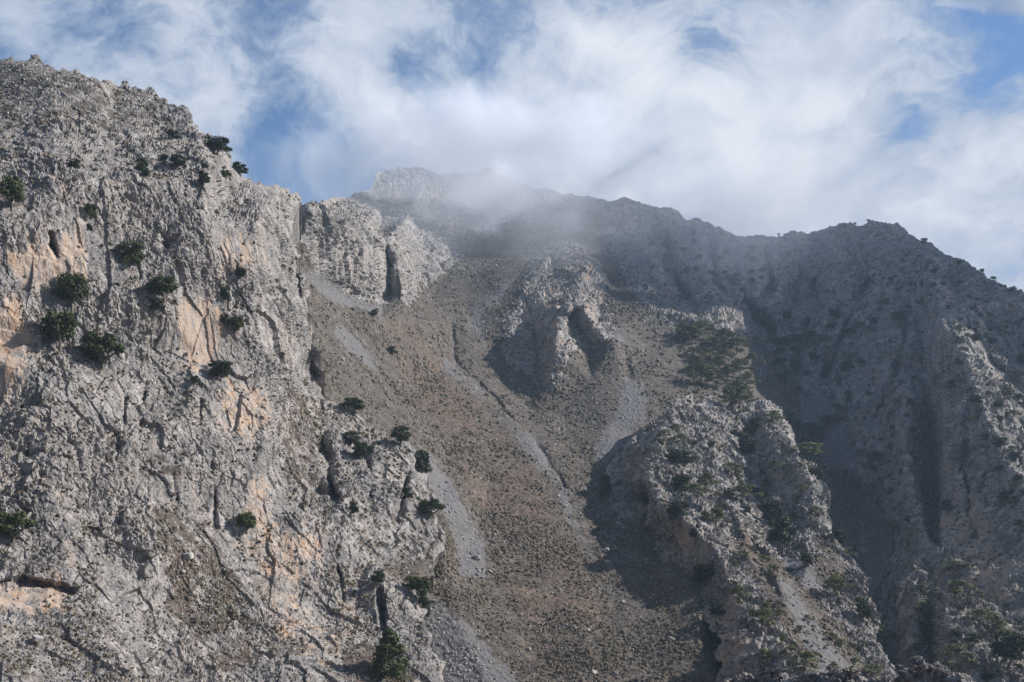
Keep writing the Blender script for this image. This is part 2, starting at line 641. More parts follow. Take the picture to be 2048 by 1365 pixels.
def at(sheet, px, py):
    S = SHEETS[sheet]
    x0, y0, st = S.shape
    j = int(round((px - x0) / st))
    i = int(round((py - y0) / st))
    i = min(max(i, 0), S.rid.shape[0] - 1)
    j = min(max(j, 0), S.rid.shape[1] - 1)
    r = S.rid[i, j]
    if r < 0:
        return None
    return Vector([float(v) for v in S.p[r]])


def rock_disp(big, amp, vert=3.2):
    """weathered limestone: fins and gullies, tilted blocks, small blocks, grain"""
    def f(p, Z, nn, d):
        rock = np.clip(Z[:, 0] * 1.6 - 0.15, 0, 1)
        k = 1.0 / big
        wq = p + big * 0.06 * np.stack([perlin(p, 1.3 * k, 5), perlin(p, 1.3 * k, 25), perlin(p, 1.3 * k, 45)], 1)
        low = perlin(p, (0.45 * k, 0.45 * k, 0.25 * k), 31)
        fin = 1 - 2.2 * np.abs(perlin(wq, (1.1 * k, 1.1 * k, 1.1 * k / vert), 1.3))
        fin2 = 1 - 2.2 * np.abs(perlin(wq, (2.7 * k, 2.7 * k, 2.7 * k / vert), 9.3))
        fin3 = 1 - 2.2 * np.abs(perlin(wq, (6.1 * k, 6.1 * k, 6.1 * k / vert), 19.3))
        f1, e1 = facets(wq, (2.3 * k, 2.3 * k, 0.75 * k), 3, 1.6, 0.6)
        f2, e2 = facets(wq, (5.8 * k, 5.8 * k, 2.4 * k), 8, 1.5, 0.9)
        f3, e3 = facets(p, (14.0 * k, 14.0 * k, 10.0 * k), 13, 1.3)
        fine = fbm(p, 26.0 * k, 2, 0.6, 50)
        bed = p[:, 2] * 0.92 + p[:, 0] * 0.25 + big * 0.5 * perlin(p, 0.35 * k, 91)
        bed = (bed * 5 * k) % 1.0
        bed = np.where(bed < 0.78, bed / 0.78, (1 - bed) / 0.22)
        var = np.clip(0.56 + 1.6 * perlin(p, 0.8 * k, 63), 0.10, 1.3)
        var = var * np.clip(0.75 + 1.3 * perlin(p, (0.22 * k, 0.22 * k, 0.13 * k), 163), 0.30, 1.15)
        smoothface = 1 - 0.75 * np.clip(Z[:, 3], 0, 1)
        f0, e0 = facets(wq, (0.95 * k, 0.95 * k, 0.26 * k), 214.3, 1.7, 0.40)
        h = amp * (0.45 * f0 + 0.30 * low + 0.10 * fin + 0.12 * fin2 * var + 0.42 * f1 * (0.4 + 0.6 * smoothface)
                   + smoothface * (0.14 * fin3 * (0.3 + 0.7 * var) + 0.30 * f2 * (0.35 + 0.65 * var) + 0.20 * f3 * (0.25 + 0.75 * var) + 0.08 * fine * (0.3 + var)) + 0.12 * bed * var)
        cr = np.clip(2.2 * perlin(p, (1.7 * k, 1.7 * k, 0.8 * k), 71) - 0.1, 0, 1)
        h -= amp * (0.06 * np.exp(-(e2 / 0.07) ** 2)) * smoothface * cr
        g = amp * (0.14 * fbm(p, 0.8 * k, 3, 0.5, 7) + 0.05 * fbm(p, 9 * k, 2, 0.6, 9) + 0.03 * f3)
        return rock * h + (1 - rock) * g
    return f

# ------------------------------------------------------------------ the mountainsides
QUAL = 1.0
m_near = terrain_material('limestone_near', 0.55)
m_mid = terrain_material('limestone_mid', 1.1)
m_far = terrain_material('limestone_far', 1.7)

# ---- zones are (outline, (rock, gravel, red soil, stain), wander)
# near left cliff
LX = [(0, .93), (100, .96), (200, 1.0), (300, 1.05), (400, 1.10), (500, 1.155), (600, 1.25), (650, 1.28)]
ROWS = [(165, 372), (250, 338), (350, 304), (450, 294), (600, 285), (700, 280), (800, 270), (900, 261), (1000, 250), (1100, 240),
        (1200, 230), (1300, 217), (1400, 204)]
left_pts = [(0, 115, 410), (100, 128, 418), (230, 165, 425), (330, 195, 420), (385, 235, 392), (445, 300, 398), (500, 350, 412),
            (560, 370, 435), (615, 400, 455), (-170, 60, 405), (-170, 600, 262), (-170, 1000, 232), (-170, 1440, 190), (-60, 1440, 190), (700, 200, 470), (700, 390, 470), (660, 500, 420),
            (590, 440, 410), (600, 520, 388), (618, 600, 378), (620, 690, 372), (600, 720, 362), (545, 735, 330), (622, 740, 392), (640, 775, 396), (600, 760, 365)]
rj = np.random.default_rng(5)
for r, dd in ROWS:
    for x, k in LX:
        if r <= 250 and x > 280 or r <= 350 and x > 430 or r == 450 and x > 520:
            continue
        if r >= 600 and x >= 600 or r in (600, 700, 800, 900) and x >= 500:
            continue
        xx = x + rj.uniform(-18, 18) if 0 < x else -30
        left_pts.append((xx, r + rj.uniform(-14, 14), dd * k * (1 + rj.uniform(-.012, .012))))
left_pts += [(500, 600, 330), (560, 620, 350), (510, 690, 324), (525, 800, 316), (520, 900, 300), (560, 770, 340), (590, 850, 350),
             (560, 900, 325), (600, 930, 335),
             (640, 800, 385), (700, 825, 388), (745, 850, 390), (800, 870, 388), (835, 900, 384), (850, 930, 380), (870, 990, 370),
             (888, 1040, 360), (885, 1100, 350), (640, 880, 360), (660, 960, 334), (700, 900, 366), (760, 920, 362), (820, 960, 362),
             (690, 1000, 322), (760, 1030, 336), (830, 1060, 346), (860, 1110, 340), (740, 1120, 305), (800, 1130, 322),
             (650, 1060, 300), (700, 1090, 300), (620, 1120, 288), (700, 1200, 285), (760, 1170, 288), (800, 1190, 290),
             (770, 1260, 278), (850, 1250, 284), (870, 1300, 275), (890, 1380, 262), (800, 1380, 255), (700, 1380, 245),
             (640, 1250, 272), (900, 1430, 260), (960, 800, 400), (960, 1200, 340), (960, 1430, 270)]
left_lines = [[(640, 985, 336), (655, 940, 342), (668, 900, 352)], [(545, 735, 330), (530, 800, 316), (525, 900, 298)]]
left_outline = [(-160, 84), (-40, 108), (0, 115), (60, 122), (105, 130), (150, 145), (230, 162), (310, 184), (340, 206), (356, 218), (374, 218),
                (385, 248), (418, 268), (432, 290), (460, 318), (484, 345), (502, 362), (530, 366), (562, 374), (592, 396), (600, 402),
                (588, 424), (580, 450), (592, 470), (586, 498), (604, 508), (596, 536), (612, 548), (604, 575), (622, 592), (610, 632), (626, 655), (616, 684), (634, 700), (626, 726), (640, 742), (632, 765), (648, 792),
                (672, 808), (700, 820), (745, 848), (790, 868), (822, 895), (838, 930), (852, 950), (866, 990), (884, 1036),
                (880, 1090), (874, 1112), (868, 1150), (850, 1180), (846, 1200), (850, 1232), (866, 1290), (884, 1340),
                (892, 1420), (-160, 1420)]
st = (1, 0, 0, 1)
left_zones = ((1, 0, 0.2, 0), [
    ([(-40, 100), (330, 190), (350, 260), (250, 270), (120, 250), (-40, 270)], (0.46, 0.15, 0, 0), 1.5),
    ([(20, 500), (60, 470), (110, 480), (150, 450), (170, 460), (165, 560), (120, 600), (60, 560), (30, 560)], st, 1),
    ([(-40, 600), (50, 600), (55, 720), (25, 800), (-40, 830)], st, 1),
    ([(440, 500), (470, 470), (515, 480), (520, 530), (460, 545)], st, 1),
    ([(345, 610), (400, 600), (440, 640), (430, 740), (375, 750), (350, 690)], st, 1),
    ([(570, 650), (606, 640), (606, 700), (575, 712)], (1, 0, 0, .8), 1),
    ([(440, 770), (525, 770), (530, 860), (480, 900), (445, 860)], (1, 0, 0, .7), 1),
    ([(500, 960), (535, 950), (545, 1060), (660, 1060), (640, 1150), (540, 1150), (480, 1100)], (1, 0, 0, .8), 1),
    ([(-40, 1160), (60, 1160), (150, 1180), (155, 1215), (60, 1220), (-40, 1215)], st, 1),
    ([(540, 1170), (600, 1180), (600, 1330), (560, 1310)], (1, 0, 0, .6), 1),
    ([(600, 1240), (690, 1130), (720, 1260), (700, 1365), (640, 1365)], (1, 0, 0, .35), 1),
    ([(780, 1125), (880, 1115), (850, 1190), (790, 1165), (745, 1145)], (.1, .2, .5, 0), 1),
    ([(90, 330), (180, 380), (180, 430), (90, 420), (30, 350)], (1, 0, 0, .25), 1),
    # scrubby soil between the rocks
    ([(300, 990), (400, 1010), (470, 1100), (490, 1180), (440, 1330), (390, 1300), (330, 1200), (300, 1120)], (.43, 0, .6, 0), 2.6),
    ([(400, 1240), (520, 1230), (520, 1330), (430, 1365)], (.43, 0, .7, 0), 2.6),
    ([(560, 740), (640, 800), (660, 870), (640, 940), (560, 930), (535, 860)], (.45, 0, .5, 0), 1),
    ([(540, 900), (640, 930), (660, 1010), (560, 960)], (.4, 0, .6, 0), 1),
    ([(690, 1270), (740, 1290), (830, 1340), (830, 1400), (680, 1400)], (.2, 0, .6, 0), 1),
    ([(640, 1110), (740, 1130), (720, 1180), (660, 1170)], (.45, 0, .5, 0), 1),
    ([(230, 560), (300, 545), (400, 560), (330, 590)], (.55, .3, 0, 0), 1),
    ([(100, 900), (380, 890), (420, 960), (280, 980), (120, 960)], (.6, 0, .5, 0), 1.4),
    ([(150, 990), (200, 1000), (200, 1090), (120, 1090)], (.55, 0, .5, 0), 1.4),
])
build_sheet('near_cliff', left_outline, left_lines, left_pts, 1.75 / QUAL, (-150, 60, 906, 1410), 2.2 * QUAL, left_zones,
            rock_disp(15.0, 2.8), m_near,
            carve=[([(648, 870), (654, 930), (672, 1000)], 11, 13), ([(730, 900), (738, 960), (746, 1020)], 7, 9),
                   ([(816, 950), (802, 1000), (792, 1050)], 9, 10), ([(760, 1180), (764, 1240), (776, 1295)], 5, 6),
                   ([(290, 770), (286, 830), (276, 885)], 5, 4), ([(44, 815), (55, 880), (72, 935)], 5, 5),
                   ([(424, 930), (428, 1000), (432, 1062)], 5, 5), ([(128, 850), (146, 900), (168, 960)], 5, 5),
                   ([(655, 1090), (678, 1150), (690, 1210)], 4, 3), ([(252, 800), (244, 860), (236, 910)], 5, 5),
                   ([(326, 478), (333, 505)], 9, 8), ([(343, 600), (350, 645)], 5, 6), ([(405, 800), (398, 850), (402, 890)], 4, 3),
                   ([(-30, 1166), (70, 1164), (150, 1182)], 7, 5), ([(235, 440), (245, 462)], 5, 5), ([(100, 470), (112, 520)], 6, 5),
                   ([(560, 395), (566, 440), (572, 480)], 8, 7), ([(590, 520), (596, 600)], 6, 5), ([(345, 950), (352, 1010)], 6, 5)],
            back=170, margin=14, ramp_amp=9, seed=3)

# ---- main mountain: headwall, bowl, scree, right wall
gully = [(862, 585, 840), (900, 640, 760), (905, 720, 700), (985, 800, 620), (1060, 880, 560), (1130, 975, 500), (1185, 1080, 452),
         (1215, 1180, 408), (1262, 1300, 352), (1290, 1380, 325)]
ridge_r = [(1862, 520, 880), (1868, 580, 800), (1885, 650, 740), (1925, 720, 675), (1962, 800, 618), (2000, 900, 560), (2048, 970, 525)]
gully_r = [(1470, 560, 1060), (1505, 640, 990), (1535, 700, 960), (1560, 780, 910), (1600, 850, 860), (1650, 945, 800), (1715, 1030, 725),
           (1765, 1110, 650), (1765, 1200, 575), (1790, 1300, 500), (1800, 1400, 440)]
skyM = [(560, 430, 700), (612, 403, 560), (640, 396, 610), (690, 392, 1150), (745, 378, 1350), (760, 345, 1450), (800, 334, 1480),
        (850, 340, 1480), (900, 350, 1500), (960, 342, 1500), (975, 330, 1500), (1000, 352, 1480), (1045, 370, 1450), (1100, 380, 1400),
        (1210, 398, 1330), (1265, 396, 1280), (1340, 420, 1270), (1375, 438, 1290), (1430, 452, 1330), (1480, 466, 1370),
        (1530, 473, 1380), (1562, 470, 1370), (1580, 457, 1340), (1612, 464, 1330), (1680, 453, 1250), (1745, 441, 1180),
        (1795, 446, 1130), (1850, 485, 1040), (1920, 524, 930), (1984, 558, 860), (2060, 592, 800), (2120, 620, 760), (2230, 672, 700), (2360, 740, 640)]
main_lines = [
    gully, ridge_r, gully_r,
    # side crag by the left wall
    [(615, 425, 545), (650, 420, 580), (690, 432, 635), (735, 452, 680), (770, 480, 700), (800, 530, 688), (812, 592, 690)],
    [(632, 500, 555), (668, 470, 582), (710, 478, 618), (742, 500, 640)],
    [(620, 520, 535), (660, 562, 575), (700, 590, 610), (740, 600, 636), (766, 598, 700), (812, 600, 692)],
    [(742, 500, 640), (752, 545, 640), (742, 598, 636)],
    [(752, 488, 680), (776, 530, 712), (770, 588, 702)],
    # centre crag
    [(1145, 492, 1000), (1135, 560, 885), (1122, 625, 735), (1110, 690, 690), (1098, 775, 655)],
    [(1145, 492, 1000), (1180, 515, 965), (1200, 552, 905), (1206, 590, 850), (1192, 640, 785), (1226, 690, 712)],
    [(1080, 532, 935), (1045, 585, 840), (1035, 640, 770), (1010, 660, 756), (1000, 705, 742)],
    [(1080, 532, 930), (1120, 540, 905), (1160, 545, 895)],
    [(1124, 622, 722), (1150, 610, 742), (1170, 615, 742), (1190, 655, 725), (1226, 690, 712)],
    [(1142, 632, 760), (1162, 668, 752), (1182, 692, 745)],
    [(1000, 705, 742), (1040, 728, 730), (1075, 760, 690), (1098, 775, 672)],
    [(1066, 645, 780), (1082, 690, 762), (1080, 735, 728)],
    # headwall ribs and recesses
    [(1240, 470, 1120), (1262, 520, 1000), (1300, 580, 900), (1340, 625, 840), (1390, 640, 808)],
    [(1300, 460, 1150), (1330, 530, 1070), (1370, 600, 960), (1395, 632, 870)],
    [(1400, 500, 1090), (1410, 560, 960), (1435, 620, 850), (1465, 658, 812)],
    [(1350, 470, 1130), (1365, 530, 1020), (1400, 590, 930)],
    [(1500, 505, 1110), (1512, 550, 1010), (1525, 600, 950)],
    [(1475, 490, 1180), (1478, 545, 1020), (1482, 610, 905), (1482, 655, 838)],
    [(1560, 500, 1160), (1572, 545, 1050), (1555, 590, 990)],
    [(1600, 500, 1160), (1600, 550, 1110), (1590, 600, 1050)],
    [(1655, 480, 1150), (1662, 520, 1060), (1655, 590, 980)],
    [(1735, 470, 1100), (1750, 520, 1010), (1780, 560, 950)],
    # right wall ribs
    [(1650, 640, 960), (1680, 720, 900), (1700, 800, 850), (1700, 870, 800)],
    [(1780, 640, 890), (1790, 720, 830), (1770, 800, 790)],
    [(1835, 560, 905), (1840, 640, 880), (1850, 760, 800), (1862, 880, 760), (1866, 1000, 710), (1862, 1080, 620)],
    [(1808, 872, 640), (1812, 930, 605), (1832, 1000, 572), (1855, 1085, 530)],
    [(1775, 850, 760), (1772, 930, 715), (1755, 980, 690)],
    [(1905, 850, 610), (1890, 950, 590), (1885, 1050, 560)],
    [(1950, 900, 590), (1962, 1000, 545), (1975, 1090, 510)],
    [(1930, 700, 690), (1990, 760, 690), (2060, 800, 680)],
    [(1985, 700, 760), (2050, 730, 740)],
    [(1990, 860, 600), (2060, 880, 620)],
    # left scree rim against the wall
    [(620, 520, 548), (612, 600, 515), (600, 690, 470), (640, 780, 440), (740, 860, 425), (830, 930, 415), (880, 1030, 392),
     (870, 1110, 380), (790, 1150, 372), (780, 1250, 352), (860, 1330, 335)],
    # bowl floor
    [(820, 600, 745), (845, 545, 850), (840, 480, 980), (820, 430, 1100)],
    [(862, 585, 840), (950, 540, 950), (1000, 500, 1040)],
    [(885, 560, 900), (900, 420, 1200)],
]
main_pts = [
    (620, 450, 560), (580, 500, 500), (580, 600, 470), (560, 760, 450), (560, 900, 420), (560, 1100, 390), (620, 1420, 320), (740, 1420, 315),
    (760, 640, 610), (820, 660, 660), (700, 700, 540), (800, 800, 555), (900, 800, 590), (900, 900, 510), (980, 960, 490),
    (960, 1050, 440), (1060, 1060, 445), (1000, 1180, 392), (1120, 1180, 400), (900, 1150, 382), (930, 1280, 345), (1060, 1300, 352),
    (1180, 1300, 350), (1000, 1400, 315), (1150, 1400, 318), (870, 1420, 312),
    (760, 420, 1150), (760, 460, 980), (800, 385, 1330), (880, 380, 1380), (850, 365, 1440), (950, 400, 1320), (1000, 430, 1220),
    (1060, 420, 1280), (1100, 460, 1130), (960, 480, 1090), (1040, 500, 1020), (900, 500, 1050), (1180, 440, 1200), (1200, 490, 1060),
    (1230, 560, 930), (930, 600, 840), (960, 680, 740), (1010, 620, 800), (1000, 760, 690), (1060, 820, 630), (1120, 830, 628),
    (1180, 760, 672), (1240, 640, 790), (1300, 690, 762), (1250, 760, 676), (1340, 730, 725), (1320, 800, 650), (1220, 850, 604),
    (1280, 880, 590), (1150, 900, 565), (1210, 950, 530), (1300, 980, 530), (1370, 690, 775), (1450, 700, 778), (1400, 800, 672),
    (1500, 720, 780), (1500, 780, 730), (1540, 810, 735), (1440, 780, 700), (1360, 790, 665), (1450, 900, 660), (1350, 900, 590), (1500, 1000, 640), (1400, 1080, 480), (1250, 1060, 470), (1600, 1000, 780),
    (1300, 1130, 430), (1250, 1180, 408), (1330, 1220, 386), (1400, 1180, 393), (1400, 1300, 345), (1350, 1380, 325), (1450, 1400, 320),
    (1600, 1200, 600), (1700, 1300, 520), (1600, 1420, 420), (1560, 660, 985), (1600, 700, 960), (1620, 620, 1000), (1700, 620, 960),
    (1730, 680, 895), (1740, 760, 850), (1820, 500, 1000), (1800, 590, 930), (1740, 900, 740), (1700, 940, 745),
    (1830, 700, 810), (1820, 800, 735), (1830, 1160, 510), (1900, 1120, 500), (1960, 1160, 470), (2060, 1100, 470), (2060, 1040, 500),
    (1860, 1250, 470), (1980, 1300, 430), (2060, 1200, 440), (2060, 1420, 400), (1880, 1420, 410), (1940, 560, 860), (1960, 620, 800),
    (2060, 650, 770), (1920, 620, 790), (2120, 1420, 400), (2120, 900, 600), (2250, 800, 600), (2380, 1000, 500), (2380, 1430, 380), (2240, 1100, 470), (2200, 1300, 420), (2380, 700, 640), (1650, 500, 1160), (1700, 500, 1110), (1900, 560, 900),
    (520, 300, 700), (2380, 560, 640), (540, 1420, 320),
]
top = [(a, b - 60, d) for a, b, d in skyM[::3]]
main_lines.append(skyM)
main_outline = [(540, 420)] + [(a, b) for a, b, d in skyM[1:]] + [(2360, 1430), (540, 1430)]
sc = (0.0, 0.0, 0.25, 0)
rk = (1, 0, 0, 0)
main_zones = ((0.06, 0.0, 0.12, 0), [
    # redder soil band down the middle slope
    ([(780, 620), (850, 680), (960, 800), (1080, 960), (1190, 1180), (1260, 1365), (1100, 1400), (1030, 1250), (990, 1080), (900, 900),
      (820, 760), (760, 680)], (0.02, 0, .95, 0), 1.3),
    ([(800, 1000), (900, 1060), (930, 1180), (830, 1190), (790, 1140)], (0.15, 0, .8, 0), 1),
    # back mountain and headwall
    ([(560, 380), (1000, 300), (1300, 380), (1500, 440), (1850, 430), (2120, 600), (2120, 1430), (1780, 1430), (1740, 1000), (1540, 700),
      (1420, 660), (1330, 650), (1260, 590), (1230, 520), (1160, 480), (1050, 520), (870, 560), (820, 620), (760, 600), (700, 600), (610, 520)],
     (.62, .1, .1, 0), 1.5),
    ([(860, 470), (960, 430), (1200, 420), (1220, 520), (1050, 560), (880, 580)], (.18, .1, 0, 0), 2),
    ([(620, 450), (700, 430), (780, 470), (815, 590), (770, 605), (700, 600), (625, 530)], rk, .6),
    ([(600, 395), (700, 400), (740, 450), (640, 460), (620, 530), (600, 530)], (.7, 0, .3, 0), 1),
    ([(740, 330), (880, 330), (900, 470), (930, 520), (850, 560), (810, 470), (740, 400)], (.95, 0, 0, 0), 1.5),
    ([(950, 380), (1020, 380), (1000, 480), (940, 470)], (.9, 0, 0, 0), 1.5),
    ([(1225, 450), (1320, 440), (1560, 480), (1680, 470), (1690, 560), (1600, 640), (1500, 660), (1400, 650), (1330, 640), (1260, 590)],
     (.95, 0, 0, 0), 1),
    ([(1080, 495), (1145, 485), (1200, 530), (1215, 620), (1230, 692), (1140, 700), (1110, 790), (1080, 770), (1000, 712), (1000, 640),
      (1040, 600)], (.97, 0, 0, .32), .5),
    ([(1590, 480), (1640, 480), (1640, 520), (1600, 540)], (1, 0, 0, .5), 1),
    ([(1430, 580), (1475, 570), (1485, 640), (1440, 650)], (1, 0, 0, .6), 1),
    ([(1660, 540), (1682, 530), (1685, 600), (1662, 590)], (1, 0, 0, .6), 1),
    ([(1048, 600), (1110, 600), (1110, 640), (1048, 645)], (1, 0, 0, .6), .6),
    # right wall, scrubby rock
    ([(1700, 760), (1870, 540), (2120, 640), (2120, 1430), (1790, 1430), (1780, 1100), (1740, 950)], (.66, 0, .1, 0), 1.2),
    ([(1890, 1000), (1960, 1000), (1990, 1090), (2040, 1200), (1960, 1180), (1890, 1100)], (1, 0, 0, 1), 1),
    ([(1900, 800), (1940, 860), (1920, 1000), (1880, 1000)], (1, 0, 0, .5), 1),
    ([(1740, 700), (1800, 720), (1760, 850), (1700, 840)], (.9, 0, 0, .35), 1),
    # gravel streaks
    ([(612, 512), (640, 545), (700, 590), (760, 612), (790, 650), (740, 628), (680, 612), (618, 575)], (0, 1, 0, 0), .5),
    ([(655, 640), (690, 650), (740, 700), (770, 760), (720, 720), (680, 690)], (0, .95, 0, 0), .6),
    ([(825, 905), (860, 900), (880, 940), (905, 960), (930, 1020), (965, 1080), (978, 1160), (920, 1160), (912, 1080), (890, 1030),
      (850, 960)], (0, 1, 0, 0), .5),
    ([(800, 1140), (860, 1190), (900, 1220), (950, 1260), (1010, 1330), (1060, 1400), (860, 1400), (850, 1290)], (0, .95, .2, 0), .7),
    ([(900, 700), (912, 738), (960, 775), (1000, 820), (1045, 870), (1095, 930), (1140, 980), (1125, 985), (1070, 930), (1010, 860),
      (965, 800), (890, 750), (885, 720)], (0, .9, .3, 0), .6),
    ([(1045, 860), (1075, 870), (1110, 930), (1090, 925)], (0, .9, 0, 0), .5),
    ([(1095, 930), (1135, 975), (1160, 1060), (1200, 1120), (1180, 1130), (1140, 1060)], (0, .9, 0, 0), .5),
    ([(1190, 1180), (1215, 1170), (1260, 1260), (1300, 1365), (1260, 1365), (1220, 1270)], (0, .42, 0, 0), 1.2),
    ([(1050, 530), (1015, 590), (965, 630), (960, 690), (940, 640), (942, 600), (960, 595), (958, 620), (1000, 570), (1030, 545)],
     (0, 1, 0, 0), .5),
    ([(960, 660), (972, 660), (985, 730), (975, 740)], (0, .9, 0, 0), .4),
    ([(890, 540), (905, 540), (900, 600), (885, 600)], (0, .6, 0, 0), .5),
    ([(1185, 930), (1195, 880), (1230, 830), (1275, 770), (1300, 800), (1290, 840), (1250, 880), (1220, 925)], (0, 1, 0, 0), .5),
    ([(1225, 820), (1245, 770), (1255, 740), (1278, 750), (1262, 800)], (0, .85, 0, 0), .5),
    ([(1225, 640), (1250, 655), (1262, 690), (1240, 700)], (0, .95, 0, 0), .4),
    ([(1490, 690), (1530, 700), (1540, 760), (1505, 760)], (0, .9, .3, 0), .6),
    ([(1600, 790), (1650, 790), (1690, 850), (1720, 930), (1690, 960), (1650, 930), (1600, 850)], (0, 1, .3, 0), .7),
    ([(1720, 960), (1755, 1010), (1795, 1060), (1790, 1110), (1740, 1200), (1720, 1100)], (0, 1, .3, 0), .7),
    ([(1780, 1280), (1810, 1280), (1830, 1400), (1780, 1400)], (0, 1, 0, 0), .7),
])


def keep_main(x, y):
    k = ~((x < 560) & (y > 470))
    k &= ~((x < 600) & (y > 960))
    k &= ~((x > 1500) & (x < 1640) & (y > 1080))
    return k


build_sheet('mountain', main_outline, main_lines, main_pts + top, 1.85 / QUAL, (538, 300, 2330, 1420), 1.8 * QUAL, main_zones,
            rock_disp(22.0, 7.6), m_mid, back=260, carve=[([(905, 640), (908, 718), (960, 772), (1010, 825), (1062, 872), (1098, 925), (1134, 978)], 6.5, 6), ([(960, 770), (985, 792), (1008, 822)], 5, 9), ([(1228, 640), (1248, 700), (1262, 760)], 9, 5), ([(1070, 500), (1010, 590), (960, 640)], 8, 3), ([(660, 640), (720, 690), (790, 790)], 8, 4), ([(1420, 480), (1428, 560), (1475, 620)], 11, 45), ([(1530, 500), (1540, 570), (1510, 640)], 11, 45), ([(1630, 560), (1620, 640), (1590, 740)], 11, 36), ([(1740, 560), (1700, 640), (1650, 760)], 11, 32), ([(1820, 620), (1790, 760), (1740, 860)], 10, 26), ([(1700, 640), (1660, 700), (1640, 780)], 6, 12), ([(1930, 640), (1980, 720), (2048, 780)], 10, 24), ([(1880, 760), (1872, 900), (1868, 1060)], 10, 16), ([(1930, 820), (1930, 940), (1950, 1080)], 9, 20), ([(2010, 830), (2030, 900), (2060, 980)], 6, 10), ([(1335, 480), (1345, 540), (1380, 600)], 9, 35)], margin=14, ramp_amp=4.5, keep=keep_main, seed=8)

# ---- rocky spur in front on the right
spur_outline = [(1352, 800), (1372, 802), (1385, 790), (1400, 806), (1425, 800), (1440, 812), (1470, 806), (1500, 800), (1530, 796), (1555, 812),
                (1572, 850), (1600, 895), (1628, 940), (1650, 985), (1660, 1040), (1645, 1060), (1675, 1080), (1698, 1112), (1724, 1150),
                (1732, 1200), (1760, 1240), (1748, 1275), (1775, 1310), (1795, 1365), (1810, 1420), (1440, 1420), (1440, 1330), (1425, 1270), (1400, 1220),
                (1370, 1180), (1330, 1140), (1270, 1115), (1205, 1105), (1195, 1050), (1205, 990), (1215, 935), (1245, 895),
                (1290, 858), (1325, 830), (1340, 812)]
spur_lines = [
    [(1355, 798, 590), (1330, 850, 550), (1305, 905, 505), (1295, 960, 478), (1320, 1010, 455), (1380, 1050, 425), (1425, 1095, 402),
     (1450, 1140, 392), (1465, 1190, 370), (1478, 1250, 347), (1490, 1320, 324), (1505, 1420, 300)],
    [(1300, 1000, 500), (1290, 1060, 488), (1310, 1110, 452)],
    [(1370, 850, 575), (1420, 900, 540), (1440, 960, 508), (1440, 1020, 470), (1470, 1040, 450)],
    [(1400, 920, 528), (1450, 1000, 480), (1478, 1040, 440), (1490, 1110, 405), (1520, 1140, 395)],
    [(1490, 850, 615), (1490, 920, 572), (1505, 990, 535), (1545, 1060, 490), (1570, 1120, 420)],
    [(1530, 850, 585), (1580, 880, 560), (1600, 940, 515), (1628, 1010, 478), (1612, 1070, 450)],
    [(1345, 642, 800), (1400, 720, 720), (1420, 780, 660), (1400, 810, 610)],
    [(1515, 700, 760), (1520, 775, 680), (1555, 810, 650), (1600, 895, 560), (1650, 985, 500), (1660, 1040, 470)],
    [(1560, 920, 545), (1555, 1000, 500), (1565, 1060, 470)],
    [(1550, 1145, 388), (1570, 1210, 356), (1590, 1250, 345)],
]
spur_pts = [
    (1300, 620, 820), (1540, 640, 820), (1450, 680, 760), (1470, 740, 700), (1350, 700, 740), (1310, 760, 650), (1480, 790, 655),
    (1440, 830, 610), (1400, 850, 585), (1240, 890, 560), (1215, 935, 530), (1200, 1000, 505), (1195, 1060, 480), (1205, 1110, 452),
    (1250, 960, 515), (1240, 1050, 480), (1270, 1115, 446), (1330, 1140, 428), (1370, 1180, 405), (1400, 1220, 380), (1430, 1300, 345),
    (1440, 1420, 310), (1350, 1080, 452), (1400, 1140, 418), (1440, 1210, 378), (1455, 1290, 342), (1340, 900, 520),
    (1360, 980, 480), (1390, 1010, 462), (1540, 1160, 388), (1500, 1180, 372), (1620, 1120, 410), (1640, 1180, 395), (1700, 1130, 420),
    (1724, 1150, 416), (1732, 1200, 400), (1600, 1180, 385), (1560, 1240, 345), (1620, 1260, 350), (1680, 1260, 365), (1748, 1275, 375),
    (1650, 1330, 325), (1560, 1330, 315), (1720, 1340, 340), (1800, 1420, 330), (1620, 1420, 290), (1740, 1420, 315), (1675, 1080, 440),
    (1640, 1040, 462), (1530, 800, 650), (1600, 1050, 470), (1530, 950, 560), (1180, 900, 560), (1160, 1100, 470), (1300, 1180, 420),
    (1380, 1420, 320), (1850, 1420, 330), (1760, 1000, 440), (1700, 850, 560), (1620, 760, 680), (1200, 700, 700),
]
